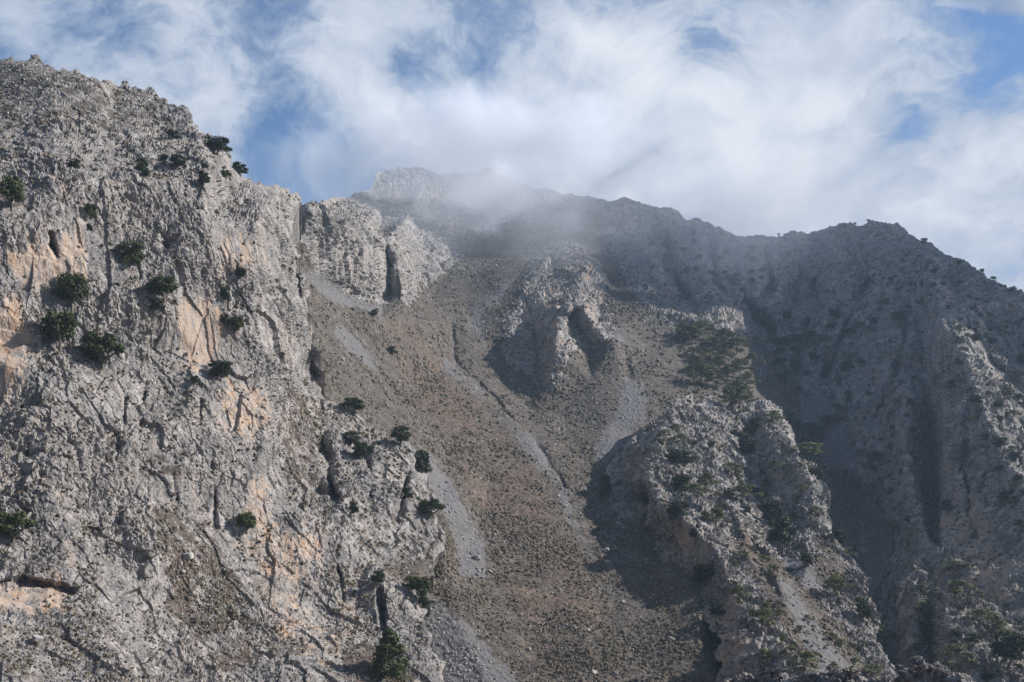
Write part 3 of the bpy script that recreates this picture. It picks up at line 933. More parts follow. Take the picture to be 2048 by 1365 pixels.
spur_zones = ((1, 0, 0.1, 0), [
    ([(1320, 630), (1540, 640), (1540, 760), (1500, 800), (1420, 790), (1380, 800), (1340, 720)], (.35, .3, .5, 0), 1),
    ([(1440, 1060), (1470, 1040), (1520, 1090), (1560, 1120), (1560, 1150), (1500, 1130), (1460, 1110)], (.4, .2, 1, 0), 1),
    ([(1480, 1110), (1600, 1110), (1700, 1120), (1700, 1160), (1640, 1200), (1720, 1300), (1780, 1365), (1640, 1400), (1590, 1300), (1520, 1180)],
     (.15, .35, .45, 0), 1),
    ([(1560, 1110), (1590, 1110), (1650, 1170), (1630, 1180), (1590, 1150)], (0, 1, 0, 0), .6),
    ([(1555, 1160), (1580, 1165), (1650, 1280), (1720, 1365), (1650, 1365), (1600, 1270)], (0, .75, .1, 0), .7),
    ([(1600, 930), (1625, 925), (1660, 985), (1640, 1000)], (0, 1, .3, 0), .6),
    ([(1630, 1050), (1700, 1110), (1640, 1110), (1610, 1080)], (.3, .3, .2, 0), 1),
    ([(1270, 1010), (1330, 1000), (1420, 1080), (1440, 1150), (1380, 1150), (1290, 1100)], (1, 0, 0, .4), 1),
    ([(1320, 1060), (1390, 1050), (1400, 1140), (1340, 1130)], (1, 0, 0, .6), 1),
    ([(1420, 1200), (1480, 1180), (1500, 1380), (1440, 1380)], (1, 0, 0, .8), 1),
    ([(1500, 1000), (1545, 940), (1560, 1000), (1540, 1050)], (1, 0, 0, .2), 1),
    ([(1340, 640), (1440, 800), (1500, 860), (1420, 860), (1380, 800)], (.8, 0, .3, 0), 1),
    ([(1350, 1000), (1400, 990), (1470, 1030), (1460, 1060), (1400, 1040)], (.8, 0, .6, 0), 1),
])
build_sheet('rocky_spur', spur_outline, spur_lines, spur_pts, 1.5 / QUAL, (1170, 620, 1830, 1410), 1.6 * QUAL, spur_zones,
            rock_disp(17.0, 5.5), m_mid, back=70, margin=14, ramp_amp=8, seed=21)

# ---- outcrop low on the right
out_outline = [(1745, 1420), (1770, 1360), (1795, 1330), (1790, 1280), (1800, 1230), (1815, 1160), (1830, 1128), (1848, 1150), (1850, 1185), (1872, 1200),
               (1890, 1168), (1925, 1166), (1950, 1185), (1985, 1215), (2010, 1242), (2050, 1262), (2110, 1290), (2110, 1430)]
out_lines = [
    [(1832, 1126, 470), (1840, 1180, 440), (1832, 1240, 415), (1820, 1320, 390)],
    [(1905, 1165, 420), (1890, 1220, 395), (1905, 1290, 368), (1940, 1350, 345), (1950, 1420, 325)],
    [(1862, 1200, 452), (1862, 1260, 430), (1870, 1330, 400)],
    [(1925, 1166, 425), (1985, 1215, 415), (2050, 1262, 400), (2120, 1300, 395)],
]
out_pts = [(1790, 1230, 450), (1790, 1330, 410), (1780, 1430, 380), (1850, 1420, 370), (1960, 1260, 382), (2000, 1330, 350), (2060, 1360, 335),
           (2060, 1430, 310), (1760, 1100, 470), (2100, 1100, 440), (2120, 1440, 300), (1730, 1440, 380)]
out_zones = ((.85, 0, .2, 0), [([(1940, 1180), (2120, 1300), (2120, 1380), (1960, 1280)], (.5, .2, .3, 0), 1)])
build_sheet('rock_outcrop', out_outline, out_lines, out_pts, 1.6 / QUAL, (1720, 1100, 2100, 1410), 1.6 * QUAL, out_zones,
            rock_disp(16.0, 6), m_mid, back=70, margin=13, ramp_amp=7, seed=5)

# ---- dark ledge of the near hillside at the lower edge
led_outline = [(1400, 1430), (1450, 1362), (1490, 1350), (1545, 1346), (1580, 1356), (1620, 1350), (1660, 1340), (1700, 1346), (1740, 1362),
               (1790, 1368), (1815, 1345), (1835, 1322), (1862, 1328), (1890, 1340), (1920, 1352), (1960, 1368), (2000, 1385), (2060, 1400), (2100, 1440)]
led_lines = [[(1500, 1350, 66), (1560, 1350, 62), (1660, 1340, 58), (1740, 1365, 55), (1840, 1322, 50), (1900, 1345, 47), (2000, 1385, 44)]]
led_pts = [(1380, 1440, 64), (1500, 1440, 58), (1700, 1440, 52), (1900, 1440, 44), (2100, 1440, 41), (1400, 1300, 66), (2100, 1300, 46)]
build_sheet('ledge', led_outline, led_lines, led_pts, 1.3 / QUAL, (1380, 1305, 2100, 1430), 1.2 * QUAL, ((1, 0, .2, 0), []),
            rock_disp(3.0, 1.3), terrain_material('limestone_ledge', 0.16), back=10, margin=8, ramp_amp=4, seed=6)

# ---- the gorge floor far below and the hillside the viewpoint stands on (its ledge is seen at the lower edge)
gxx = np.linspace(-2600, 2600, 160)
gyy = np.concatenate([np.linspace(-2200, -20, 90), np.linspace(0, 2600, 90)])
XX, YY = np.meshgrid(gxx, gyy)
pp = np.stack([XX.ravel(), YY.ravel(), np.zeros(XX.size)], 1).astype(np.float32)
back_h = np.clip(-YY.ravel() - 12, 0, 700) * 0.62
front = -np.clip(YY.ravel() + 12, 0, 330) * 0.9
pp[:, 2] = -9 + back_h + front + (25 * fbm(pp, 1 / 140, 5, 0.55, 3)) * np.clip(np.abs(YY.ravel() + 12) / 120, 0, 1)
nx_ = len(gxx)
ii = np.arange(len(gyy) - 1)[:, None] * nx_ + np.arange(nx_ - 1)[None]
ff = np.stack([ii, ii + 1, ii + nx_ + 1, ii + nx_], -1).reshape(-1, 4)
zz = np.tile(np.array([0.35, 0.1, 0.3, 0], np.float32), (len(pp), 1))
gr = link_mesh('ground', pp, ff, terrain_material('hillside_ground', 2.5, False), cols={'zones': zz})
gr['kind'] = 'structure'
print('sheets', {k: len(v.p) for k, v in SHEETS.items()})

# ------------------------------------------------------------------ plants and stones: materials
def foliage_material(name, dark, light, noise_scale=1.2):
    m = bpy.data.materials.new(name)
    m.use_nodes = True
    N = NT(m.node_tree)
    N.n.clear()
    a = N.add('ShaderNodeAttribute', attribute_name='tint')
    oi = N.add('ShaderNodeObjectInfo')
    s = N.add('ShaderNodeSeparateColor')
    N.l.new(a.outputs['Color'], s.inputs[0])
    f = N.math('ADD', N.math('MULTIPLY', s.outputs[0], 0.7), N.math('MULTIPLY', oi.outputs['Random'], 0.3))
    c = N.mix(f, dark, light)
    geo = N.add('ShaderNodeNewGeometry')
    c = N.mix(N.ramp(N.noise(geo.outputs['Position'], noise_scale, 2), (0.45, 0.7, 0, 0.35)), c, (light[0] * 1.25, light[1] * 1.1, light[2] * 0.9))
    b = N.add('ShaderNodeBsdfPrincipled')
    N.l.new(c, b.inputs['Base Color'])
    spec0(b, 0.7)
    o = N.add('ShaderNodeOutputMaterial')
    N.l.new(b.outputs[0], o.inputs[0])
    return m


def plain_material(name, c1, c2, scale, rough=0.95):
    m = bpy.data.materials.new(name)
    m.use_nodes = True
    N = NT(m.node_tree)
    N.n.clear()
    geo = N.add('ShaderNodeNewGeometry')
    c = N.mix(N.ramp(N.noise(geo.outputs['Position'], scale, 4, 0.6), (0.35, 0.65)), c1, c2)
    b = N.add('ShaderNodeBsdfPrincipled')
    N.l.new(c, b.inputs['Base Color'])
    spec0(b, rough)
    o = N.add('ShaderNodeOutputMaterial')
    N.l.new(b.outputs[0], o.inputs[0])
    return m


m_oak = foliage_material('evergreen_leaves', (0.032, 0.044, 0.018), (0.090, 0.108, 0.040))
m_pine = foliage_material('pine_needles', (0.055, 0.070, 0.028), (0.150, 0.160, 0.065))
m_dark = foliage_material('dark_leaves', (0.024, 0.034, 0.018), (0.058, 0.072, 0.034))
m_scrub = foliage_material('cushion_scrub', (0.055, 0.05, 0.034), (0.17, 0.14, 0.10), 0.2)
m_bark = plain_material('bark', (0.10, 0.085, 0.07), (0.20, 0.18, 0.15), 3)
m_stone = plain_material('loose_stone', (0.25, 0.24, 0.23), (0.42, 0.40, 0.375), 0.9)


# ------------------------------------------------------------------ tree prototypes (unit height, base at the origin)
def tube(path, radii, sides=6):
    vs, fs = [], []
    for k, (p, r) in enumerate(zip(path, radii)):
        p = Vector(p)
        dv_ = Vector(path[min(k + 1, len(path) - 1)]) - Vector(path[max(k - 1, 0)])
        q = dv_.normalized().to_track_quat('Z', 'Y')
        for j in range(sides):
            an = 2 * math.pi * j / sides
            vs.append(tuple(p + q @ Vector((math.cos(an) * r, math.sin(an) * r, 0))))
        if k:
            for j in range(sides):
                a = (k - 1) * sides + j
                b = (k - 1) * sides + (j + 1) % sides
                fs.append((a, b, b + sides, a + sides))
    return vs, fs


def join_tubes(ts):
    V, F_ = [], []
    for v, f in ts:
        o = len(V)
        V += v
        F_ += [tuple(i + o for i in q) for q in f]
    return V, F_


def leaf_cloud(centres, radii, per, size, rg, flat=0.0):
    """small leaf-sized quads spread through clumps; returns verts, faces, tint"""
    V, T = [], []
    for (c, r) in zip(centres, radii):
        n = int(per * (0.7 + 0.6 * rg.random()))
        d = rg.normal(size=(n, 3))
        d /= np.linalg.norm(d, axis=1, keepdims=True)
        rad = rg.random((n, 1)) ** 0.42
        pos = np.asarray(c) + d * rad * np.asarray(r)
        nrm = d + rg.normal(size=(n, 3)) * 0.7 + np.array([0, 0, 0.4 + flat])
        nrm /= np.linalg.norm(nrm, axis=1, keepdims=True)
        t1 = np.cross(nrm, rg.normal(size=(n, 3)))
        t1 /= np.linalg.norm(t1, axis=1, keepdims=True)
        t2 = np.cross(nrm, t1)
        s = size * (0.55 + 0.9 * rg.random((n, 1)))
        q = np.stack([pos - t1 * s - t2 * s * .6, pos + t1 * s - t2 * s * .5, pos + t1 * s * .8 + t2 * s * .6, pos - t1 * s * .7 + t2 * s * .5], 1)
        V.append(q.reshape(-1, 3))
        cl = rg.random()
        tint = np.clip(0.25 + 0.5 * cl + 0.35 * (rg.random(n) - 0.5), 0, 1)
        T.append(np.repeat(tint, 4))
    V = np.concatenate(V)
    T = np.concatenate(T)
    fs = np.arange(len(V)).reshape(-1, 4)
    cols = np.stack([T, T, T, np.ones_like(T)], 1)
    return V, fs, cols


def mesh_only(name, v, f, mat, cols=None, smooth=False):
    o = link_mesh(name, v, f, mat, cols={'tint': cols} if cols is not None else None, smooth=smooth)
    me = o.data
    bpy.data.objects.remove(o)
    return me


def proto_oak(seed, mat):
    rg = np.random.default_rng(seed)
    cs, rs = [], []
    for k in range(22):
        an = rg.random() * 6.283
        z = 0.28 + 0.62 * rg.random()
        rr = 0.40 * math.sqrt(max(0.05, 1 - ((z - 0.52) / 0.50) ** 2)) * (0.45 + 0.6 * rg.random())
        cs.append((math.cos(an) * rr, math.sin(an) * rr, z))
        q = 0.10 + 0.08 * rg.random()
        rs.append((q * 1.15, q * 1.15, q * 0.85))
    cs += [(0, 0, 0.5), (0.05, 0, 0.7), (-.1, .05, .45)]
    rs += [(0.26, 0.26, 0.22)] * 3
    V, Fc, T = leaf_cloud(cs, rs, 120, 0.028, rg)
    tb = [tube([(0, 0, -0.1), (0.01, 0, 0.12), (0.03, 0.02, 0.3), (0.0, 0.03, 0.6)], [0.04, 0.032, 0.024, 0.008])]
    for k in range(6):
        c = cs[k * 3]
        tb.append(tube([(0.01, 0, 0.12 + 0.03 * k), (c[0] * .5, c[1] * .5, (c[2] + 0.15) * .55), c], [0.02, 0.014, 0.004], 5))
    tv, tf = join_tubes(tb)
    return mesh_only('crown', V, Fc, mat, T), mesh_only('trunk', tv, tf, m_bark, None, True)


def proto_pine(seed, mat):
    rg = np.random.default_rng(seed)
    cs, rs, tb = [], [], []
    lean = (rg.random() - 0.5) * 0.25
    tb.append(tube([(0, 0, -0.15), (0, 0, 0.2), (lean * .5, 0, 0.55), (lean, 0, 0.93)], [0.035, 0.028, 0.018, 0.006]))
    for k in range(17):
        z = 0.30 + 0.66 * (k / 16.0)
        an = rg.random() * 6.283
        reach = (0.52 - 0.38 * max(0, z - 0.55) / 0.45) * (0.45 + 0.65 * rg.random())
        cx, cy = math.cos(an) * reach + lean * z, math.sin(an) * reach
        cs.append((cx, cy, z + 0.02))
        w = 0.17 + 0.12 * rg.random()
        rs.append((w * rg.uniform(.6, 1), w * rg.uniform(.6, 1), 0.07 + 0.07 * rg.random()))
        tb.append(tube([(lean * z, 0, z - 0.07), (cx * .6, cy * .6, z - 0.02), (cx, cy, z)], [0.014, 0.009, 0.003], 4))
    cs += [(lean, 0, 0.95), (lean, 0, 0.8)]
    rs += [(0.17, 0.17, 0.10), (0.24, 0.24, 0.14)]
    V, Fc, T = leaf_cloud(cs, rs, 120, 0.024, rg, 0.5)
    tv, tf = join_tubes(tb)
    return mesh_only('crown', V, Fc, mat, T), mesh_only('trunk', tv, tf, m_bark, None, True)


def proto_conifer(seed, mat):
    rg = np.random.default_rng(seed)
    cs, rs = [], []
    tb = [tube([(0, 0, -0.1), (0, 0, 0.4), (0.0, 0, 0.98)], [0.03, 0.022, 0.004])]
    for k in range(46):
        z = 0.10 + 0.86 * (k / 45.0)
        an = k * 2.4 + rg.random()
        reach = 0.46 * (1 - z) ** 0.75 * (0.55 + 0.5 * rg.random())
        cx, cy = math.cos(an) * reach, math.sin(an) * reach
        cs.append((cx, cy, z - 0.12 * reach))
        w = 0.06 + 0.11 * (1 - z)
        rs.append((w * 1.2, w * 1.2, w * 0.55))
        tb.append(tube([(0, 0, z - 0.02), (cx, cy, z - 0.12 * reach)], [0.008, 0.002], 4))
    V, Fc, T = leaf_cloud(cs, rs, 120, 0.019, rg, 0.2)
    tv, tf = join_tubes(tb)
    return mesh_only('crown', V, Fc, mat, T), mesh_only('trunk', tv, tf, m_bark, None, True)


OAK = [proto_oak(s, m_oak) for s in (1, 2, 3, 4)]
DARK = [proto_oak(s, m_dark) for s in (11, 12, 13)]
PINE = [proto_pine(s, m_pine) for s in (21, 22, 23, 24)]
CONI = [proto_conifer(31, m_oak)]
KIND = {'oak': OAK, 'dark': DARK, 'pine': PINE, 'conifer': CONI}
NAME = {'oak': 'evergreen_tree', 'dark': 'dark_tree', 'pine': 'pine_tree', 'conifer': 'conifer_tree'}
HIDE = []


def plant(kind, sheet, px, py, w, h, label, group=None, cat='tree', name=None):
    P = at(sheet, px, py + 0.42 * h)
    if P is None:
        P = at(sheet, px, py)
    if P is None:
        print('no ground', sheet, px, py)
        return None
    s = P.y / F
    H = h * s * (1.14 if P.y < 700 else 0.8)
    Wd = w * s * (1.12 if P.y < 700 else 0.85)
    crown, trunk = random.choice(KIND[kind])
    e = bpy.data.objects.new(name or NAME[kind], None)
    e.empty_display_size = 0.3
    COL.objects.link(e)
    e.location = P
    e.rotation_euler = (random.uniform(-.08, .08), random.uniform(-.08, .08), random.uniform(0, 6.28))
    wd = Wd / (0.92 if kind != 'pine' else 1.08)
    H *= 1.0 if kind != 'pine' else 0.9
    e.scale = (wd, wd, H)
    for nm, me in (('trunk', trunk), ('crown', crown)):
        o = bpy.data.objects.new(nm, me)
        COL.objects.link(o)
        o.parent = e
    e['label'] = label
    e['category'] = cat
    if group:
        e['group'] = group
    HIDE.append((px, py, max(w, h)))
    return e


A_, M_, S_, O_ = 'near_cliff', 'mountain', 'rocky_spur', 'rock_outcrop'
TREES = [
    ('oak', A_, 24, 402, 45, 62, 'tall dark evergreen at the far left edge, above the upper ochre face'),
    ('oak', A_, 180, 427, 24, 28, 'small round tree just right of the upper ochre overhang'),
    ('dark', A_, 181, 457, 11, 16, 'tiny dark tree right below the small round one beside the ochre overhang'),
    ('dark', A_, 148, 336, 24, 22, 'low dark tree on the upper left slope, alone in grey rock'),
    ('oak', A_, 345, 272, 24, 17, 'small low tree under the jutting skyline knob of the left ridge'),
    ('dark', A_, 430, 302, 52, 30, 'wide low dark tree just below the left skyline'),
    ('dark', A_, 286, 342, 27, 40, 'narrow dark tree in a crevice of the upper left cliff'),
    ('dark', A_, 328, 324, 18, 12, 'smallest dark tree between two larger ones on the upper left cliff'),
    ('dark', A_, 354, 331, 30, 28, 'compact dark tree on a pale bare patch of the upper left cliff'),
    ('dark', A_, 408, 361, 25, 25, 'dark tree in a niche below and left of the skyline clump'),
    ('dark', A_, 406, 340, 14, 12, 'tiny dark tree right above the dark tree in the niche'),
    ('oak', A_, 444, 356, 18, 18, 'small tree halfway down from the left skyline clump'),
    ('dark', A_, 478, 343, 34, 22, 'spreading dark tree at the edge of the descending left skyline'),
    ('dark', A_, 490, 340, 9, 11, 'tiny tree standing out against the sky on the descending left skyline'),
    ('oak', A_, 260, 520, 48, 48, 'round olive green tree on bare grey rock between the ochre faces'),
    ('dark', A_, 475, 555, 20, 22, 'small dark tree below the pale striped face near the cliff edge'),
    ('oak', A_, 145, 592, 60, 68, 'tall ragged evergreen below the upper ochre overhang'),
    ('oak', A_, 322, 586, 56, 44, 'bright olive tree standing above the orange cliff face'),
    ('dark', A_, 306, 615, 34, 24, 'low dark tree at the foot of the bright olive one'),
    ('dark', A_, 446, 600, 17, 32, 'narrow dark tree high on the right side of the orange face'),
    ('dark', A_, 446, 648, 17, 26, 'narrow dark tree midway down the right side of the orange face'),
    ('oak', A_, 467, 660, 30, 36, 'round tree right of the narrow dark one by the orange face'),
    ('oak', A_, 117, 672, 62, 72, 'largest round evergreen on the lower left wall'),
    ('oak', A_, 205, 712, 66, 66, 'big evergreen right of and below the largest round one'),
    ('dark', A_, 442, 748, 48, 36, 'wide dark tree on the ledge under the orange face'),
    ('dark', A_, 390, 764, 17, 17, 'small dark tree left of the wide one under the orange face'),
    ('oak', A_, 25, 1065, 68, 56, 'dark spreading evergreen cut by the left edge in the lower rocks'),
    ('oak', A_, 495, 1048, 36, 40, 'round green tree beside the pale ochre streak of the lower cliff'),
    ('conifer', A_, 775, 1320, 82, 88, 'large dark green conifer at the bottom edge beside the scree'),
    ('dark', A_, 758, 1162, 28, 28, 'small dark tree on top of the long crack near the scree'),
    ('oak', A_, 822, 1176, 30, 32, 'leftmost of three joined trees on the edge above the lower scree'),
    ('oak', A_, 840, 1188, 32, 50, 'middle and tallest of three joined trees above the lower scree'),
    ('dark', A_, 855, 1222, 26, 48, 'lowest of three joined trees on the edge above the lower scree'),
    ('dark', A_, 706, 812, 46, 26, 'wide dark tree on top of the lower crag'),
    ('dark', A_, 700, 886, 34, 30, 'dark tree above the light column of the lower crag'),
    ('dark', A_, 724, 906, 40, 34, 'darker tree just right of and below the one above the light column'),
    ('dark', A_, 802, 879, 36, 38, 'dark tree on the right shoulder of the lower crag'),
    ('dark', A_, 838, 919, 48, 50, 'large dark tree at the right tip of the lower crag by the gravel chute'),
    ('oak', A_, 864, 1025, 44, 38, 'round green tree at the foot of the lower crag beside the gravel chute'),
    ('dark', A_, 815, 990, 26, 22, 'small dark tree in the shaded notch of the lower crag'),
    ('dark', A_, 708, 1024, 18, 30, 'thin dark tree under the light column of the lower crag'),
    ('dark', M_, 748, 628, 19, 15, 'lone dark tree at the lower end of the upper grey scree'),
    ('dark', M_, 785, 706, 19, 17, 'lone dark tree in the middle of the scrub slope'),
    ('dark', M_, 770, 578, 24, 18, 'dark tree at the foot of the side crag'),
    ('dark', M_, 740, 576, 9, 20, 'slim dark tree in a cleft of the side crag'),
    ('dark', M_, 660, 472, 18, 9, 'low dark tree on the terrace above the side crag'),
    ('pine', S_, 1615, 906, 70, 30, 'bright green flat topped pine over the dark ravine'),
    ('dark', S_, 1505, 860, 36, 40, 'dark tree at the head of the gully between the two rock ribs'),
    ('dark', S_, 1487, 902, 40, 44, 'dark tree filling the gully between the two rock ribs'),
    ('pine', S_, 1480, 996, 60, 32, 'broad light green pine on the knob between the gullies'),
    ('dark', S_, 1370, 925, 34, 30, 'round dark tree right of the centre on the spur face'),
    ('dark', S_, 1348, 922, 36, 30, 'olive dark tree touching the round dark one on the spur face'),
    ('pine', S_, 1358, 888, 34, 26, 'small light pine on the pink ground of the spur face'),
    ('pine', S_, 1325, 880, 26, 20, 'small pine left of the pink ground on the spur face'),
    ('pine', S_, 1352, 862, 28, 24, 'uppermost small pine on the pale spur summit rocks'),
    ('dark', S_, 1365, 968, 40, 38, 'dark tree above the light green pine of the spur crest'),
    ('pine', S_, 1385, 992, 46, 24, 'flat light green pine on the spur crest below a dark tree'),
    ('pine', S_, 1410, 972, 44, 34, 'dense pine right of the dark tree on the spur crest'),
    ('dark', S_, 1363, 1030, 48, 42, 'dark tree hanging on the shaded cliff of the spur'),
    ('pine', S_, 1432, 1034, 48, 34, 'light green pine above the red slope of the spur'),
    ('pine', S_, 1458, 946, 50, 26, 'pine on the right rim above the gully'),
    ('dark', S_, 1215, 985, 22, 50, 'narrow dark tree at the shaded left foot of the spur'),
    ('dark', S_, 1282, 1005, 20, 34, 'small dark tree against the shaded spur wall'),
    ('dark', S_, 1535, 1045, 46, 50, 'upper brown green tree in the lower gully of the spur'),
    ('dark', S_, 1568, 1082, 50, 60, 'lower brown green tree in the lower gully of the spur'),
    ('pine', S_, 1560, 946, 34, 22, 'small pine on top of the rounded right buttress'),
    ('pine', S_, 1632, 1022, 34, 22, 'pine on the overhanging tip of the right rib'),
    ('pine', S_, 1545, 832, 44, 26, 'flat pine at the top edge of the right rib'),
    ('dark', S_, 1612, 1122, 26, 26, 'round dark bush tree on the pale scree below the right rib'),
    ('pine', S_, 1664, 1186, 54, 36, 'broad pine standing alone on the pale scree slope'),
    ('pine', S_, 1525, 1122, 28, 20, 'small olive pine on the red slope below the knob'),
    ('pine', S_, 1548, 1148, 20, 28, 'narrow green pine on the rib beside the pale scree'),
    ('pine', S_, 1480, 1192, 36, 32, 'green pine on the lower spur crest'),
    ('dark', S_, 1412, 1158, 50, 44, 'dark tree in the shade below the spur cliff'),
    ('dark', S_, 1432, 1225, 30, 30, 'dark tree in the cave mouth of the lower spur'),
    ('pine', S_, 1530, 1222, 30, 30, 'small pine over the lower pale rocks of the spur'),
    ('pine', S_, 1528, 1258, 46, 40, 'dark green pine on the pale rocks low on the spur'),
    ('pine', S_, 1600, 1345, 56, 36, 'green pine at the bottom edge above the dark ledge'),
    ('pine', S_, 1575, 1326, 34, 24, 'smaller pine touching the bottom pine above the dark ledge'),
    ('pine', S_, 1745, 1345, 46, 26, 'low green pine by the mouth of the shaded ravine at the bottom'),
    ('pine', S_, 1684, 1352, 34, 22, 'low pine between the two bottom pines'),
    ('pine', S_, 1764, 1258, 42, 30, 'yellow green pine at the lower right edge of the spur'),
    ('dark', S_, 1722, 1230, 34, 44, 'dark tree on the lower right edge of the spur'),
    ('dark', S_, 1686, 1076, 24, 36, 'dark upright tree at the tip of the right rib over the ravine'),
    ('pine', S_, 1700, 1086, 46, 26, 'green pine leaning out over the shaded ravine'),
    ('dark', S_, 1640, 955, 16, 30, 'slim dark tree beside the small sunlit scree'),
    ('pine', O_, 1848, 1182, 44, 26, 'brownish pine right of the pale pinnacle in the ravine'),
    ('pine', O_, 1908, 1190, 54, 34, 'pine on the rounded top of the right outcrop'),
    ('pine', O_, 1960, 1246, 62, 36, 'large pine on the slope of the right outcrop'),
    ('pine', O_, 1998, 1268, 50, 32, 'pine right of the large one on the outcrop'),
    ('pine', O_, 1936, 1330, 62, 48, 'yellow green pine low on the right outcrop'),
    ('dark', O_, 2022, 1322, 66, 66, 'big dark tree in the bottom right corner'),
    ('pine', O_, 1838, 1222, 46, 26, 'olive pine in the shade below the pale pinnacle'),
    ('pine', M_, 1912, 1142, 54, 18, 'flat yellow green pine in the shaded ravine above the outcrop'),
    ('pine', M_, 1760, 620, 30, 11, 'small bright pine alone on the dark right wall'),
    ('dark', M_, 1574, 838, 30, 44, 'dark upright tree beside the shaded scree of the ravine'),
    ('dark', M_, 1630, 862, 66, 48, 'large dark tree below the upper shaded scree'),
    ('dark', M_, 1590, 852, 40, 30, 'dark tree left of the large one below the upper shaded scree'),
    ('dark', M_, 1662, 838, 60, 24, 'flat dark tree between the two shaded screes'),
    ('dark', M_, 1748, 912, 40, 30, 'dark tree right of the lower shaded scree'),
    ('dark', M_, 1692, 950, 16, 26, 'small dark tree under the shaded scree'),
    ('dark', M_, 1900, 1022, 22, 26, 'small dark tree in the orange wall'),
    ('dark', M_, 1557, 469, 8, 7, 'tiny bush tree in the saddle left of the small hump'),
    ('pine', M_, 1680, 450, 13, 9, 'tiny umbrella shaped tree on the ridge left of the right summit'),
    ('dark', M_, 1700, 447, 8, 6, 'first tiny tree right of the umbrella shaped one on the ridge'),
    ('dark', M_, 1710, 446, 9, 6, 'second tiny tree right of the umbrella shaped one on the ridge'),
    ('dark', M_, 1737, 441, 10, 6, 'tiny tree just left of the right summit'),
    ('dark', M_, 1847, 482, 18, 16, 'bushy tree on the first step down from the right summit'),
    ('dark', M_, 1919, 523, 12, 11, 'round bush tree midway down the right skyline'),
    ('dark', M_, 1963, 546, 12, 11, 'round bush tree further down the right skyline'),
    ('dark', M_, 1985, 559, 16, 9, 'low bush tree on the lower right skyline'),
    ('dark', M_, 2026, 578, 20, 12, 'last wide bush tree on the right skyline'),
]
for k, sh, px, py, w, h, lb in TREES:
    plant(k, sh, px, py, w, h, lb)

GROVE = [(1385, 668, 56, 36), (1414, 660, 40, 30), (1425, 690, 42, 26), (1452, 668, 46, 30), (1470, 688, 44, 26), (1436, 728, 44, 26),
         (1402, 712, 38, 24), (1482, 738, 48, 34), (1500, 720, 46, 36), (1455, 712, 40, 24), (1413, 752, 40, 26), (1440, 762, 44, 28),
         (1465, 778, 44, 26), (1492, 766, 44, 30), (1470, 800, 40, 26), (1486, 808, 34, 24), (1360, 655, 34, 22), (1376, 700, 30, 20),
         (1508, 690, 34, 24), (1384, 735, 34, 22)]
for px, py, w, h in GROVE:
    q = random.uniform(1.15, 1.6)
    plant('pine', M_ if py < 790 else S_, px + random.uniform(-8, 8), py + random.uniform(-6, 6), w * q, h * q * 1.15, 'green pine in the grove on the crest behind the spur', 'pines of the grove behind the spur')


def scatter_trees(sheet, poly, n, wr, kinds, label, group, seed, pad=1.0):
    rg = np.random.default_rng(seed)
    P = np.array(poly)
    k = 0
    tries = 0
    while k < n and tries < n * 40:
        tries += 1
        x = rg.uniform(P[:, 0].min(), P[:, 0].max())
        y = rg.uniform(P[:, 1].min(), P[:, 1].max())
        if not inpoly(np.array([x]), np.array([y]), poly)[0]:
            continue
        w = rg.uniform(*wr)
        if any((x - a) ** 2 + (y - b) ** 2 < (0.30 * (w + c) * pad) ** 2 for a, b, c in HIDE):
            continue
        kd = kinds[int(rg.integers(len(kinds)))]
        lb = label.replace('dark tree', 'olive green pine').replace('small tree', 'small olive pine') if kd == 'pine' else label
        plant(kd, sheet, x, y, w, w * rg.uniform(.55, .95), lb, group)
        k += 1


scatter_trees(M_, [(1500, 610), (1600, 640), (1700, 600), (1850, 600), (1700, 760), (1640, 790), (1560, 800), (1530, 720)], 46, (16, 38), ['dark', 'pine', 'dark'],
              'dark tree scattered in the shaded head of the ravine', 'trees in the shaded head of the ravine', 3, .8)
scatter_trees(M_, [(1300, 440), (1500, 470), (1540, 560), (1500, 640), (1440, 560), (1340, 560), (1250, 500)], 34, (10, 20), ['dark'],
              'small dark tree between the ribs of the headwall', 'trees between the ribs of the headwall', 4)
scatter_trees(M_, [(1700, 490), (1820, 510), (2048, 630), (2048, 700), (1900, 620), (1780, 580)], 34, (8, 18), ['dark'],
              'small dark tree dotting the upper right slope', 'trees dotting the upper right slope', 5)
scatter_trees(M_, [(1900, 640), (2048, 690), (2048, 1080), (1960, 900), (1900, 760)], 34, (12, 30), ['dark', 'pine'],
              'dark tree clinging to the far right wall', 'trees on the far right wall', 6)
scatter_trees(M_, [(1620, 780), (1850, 760), (1870, 1080), (1780, 1050), (1700, 900)], 40, (9, 20), ['dark'],
              'small dark tree on the shaded wall of the ravine', 'trees on the shaded wall of the ravine', 7)
scatter_trees(O_, [(1800, 1180), (1960, 1190), (2048, 1270), (2048, 1365), (1800, 1365)], 18, (14, 30), ['dark', 'pine'],
              'dark tree on the flanks of the right outcrop', 'trees on the right outcrop', 8)
scatter_trees(S_, [(1290, 870), (1450, 860), (1640, 900), (1660, 1000), (1560, 1130), (1440, 1130), (1300, 960)], 30, (12, 24), ['dark', 'pine', 'pine'],
              'small tree among the pale rocks of the spur', 'small trees among the rocks of the spur', 9)
scatter_trees(S_, [(1460, 1180), (1560, 1180), (1760, 1300), (1760, 1365), (1520, 1365)], 16, (14, 30), ['pine'],
              'small pine on the lower slope of the spur', 'small pines low on the spur', 10)


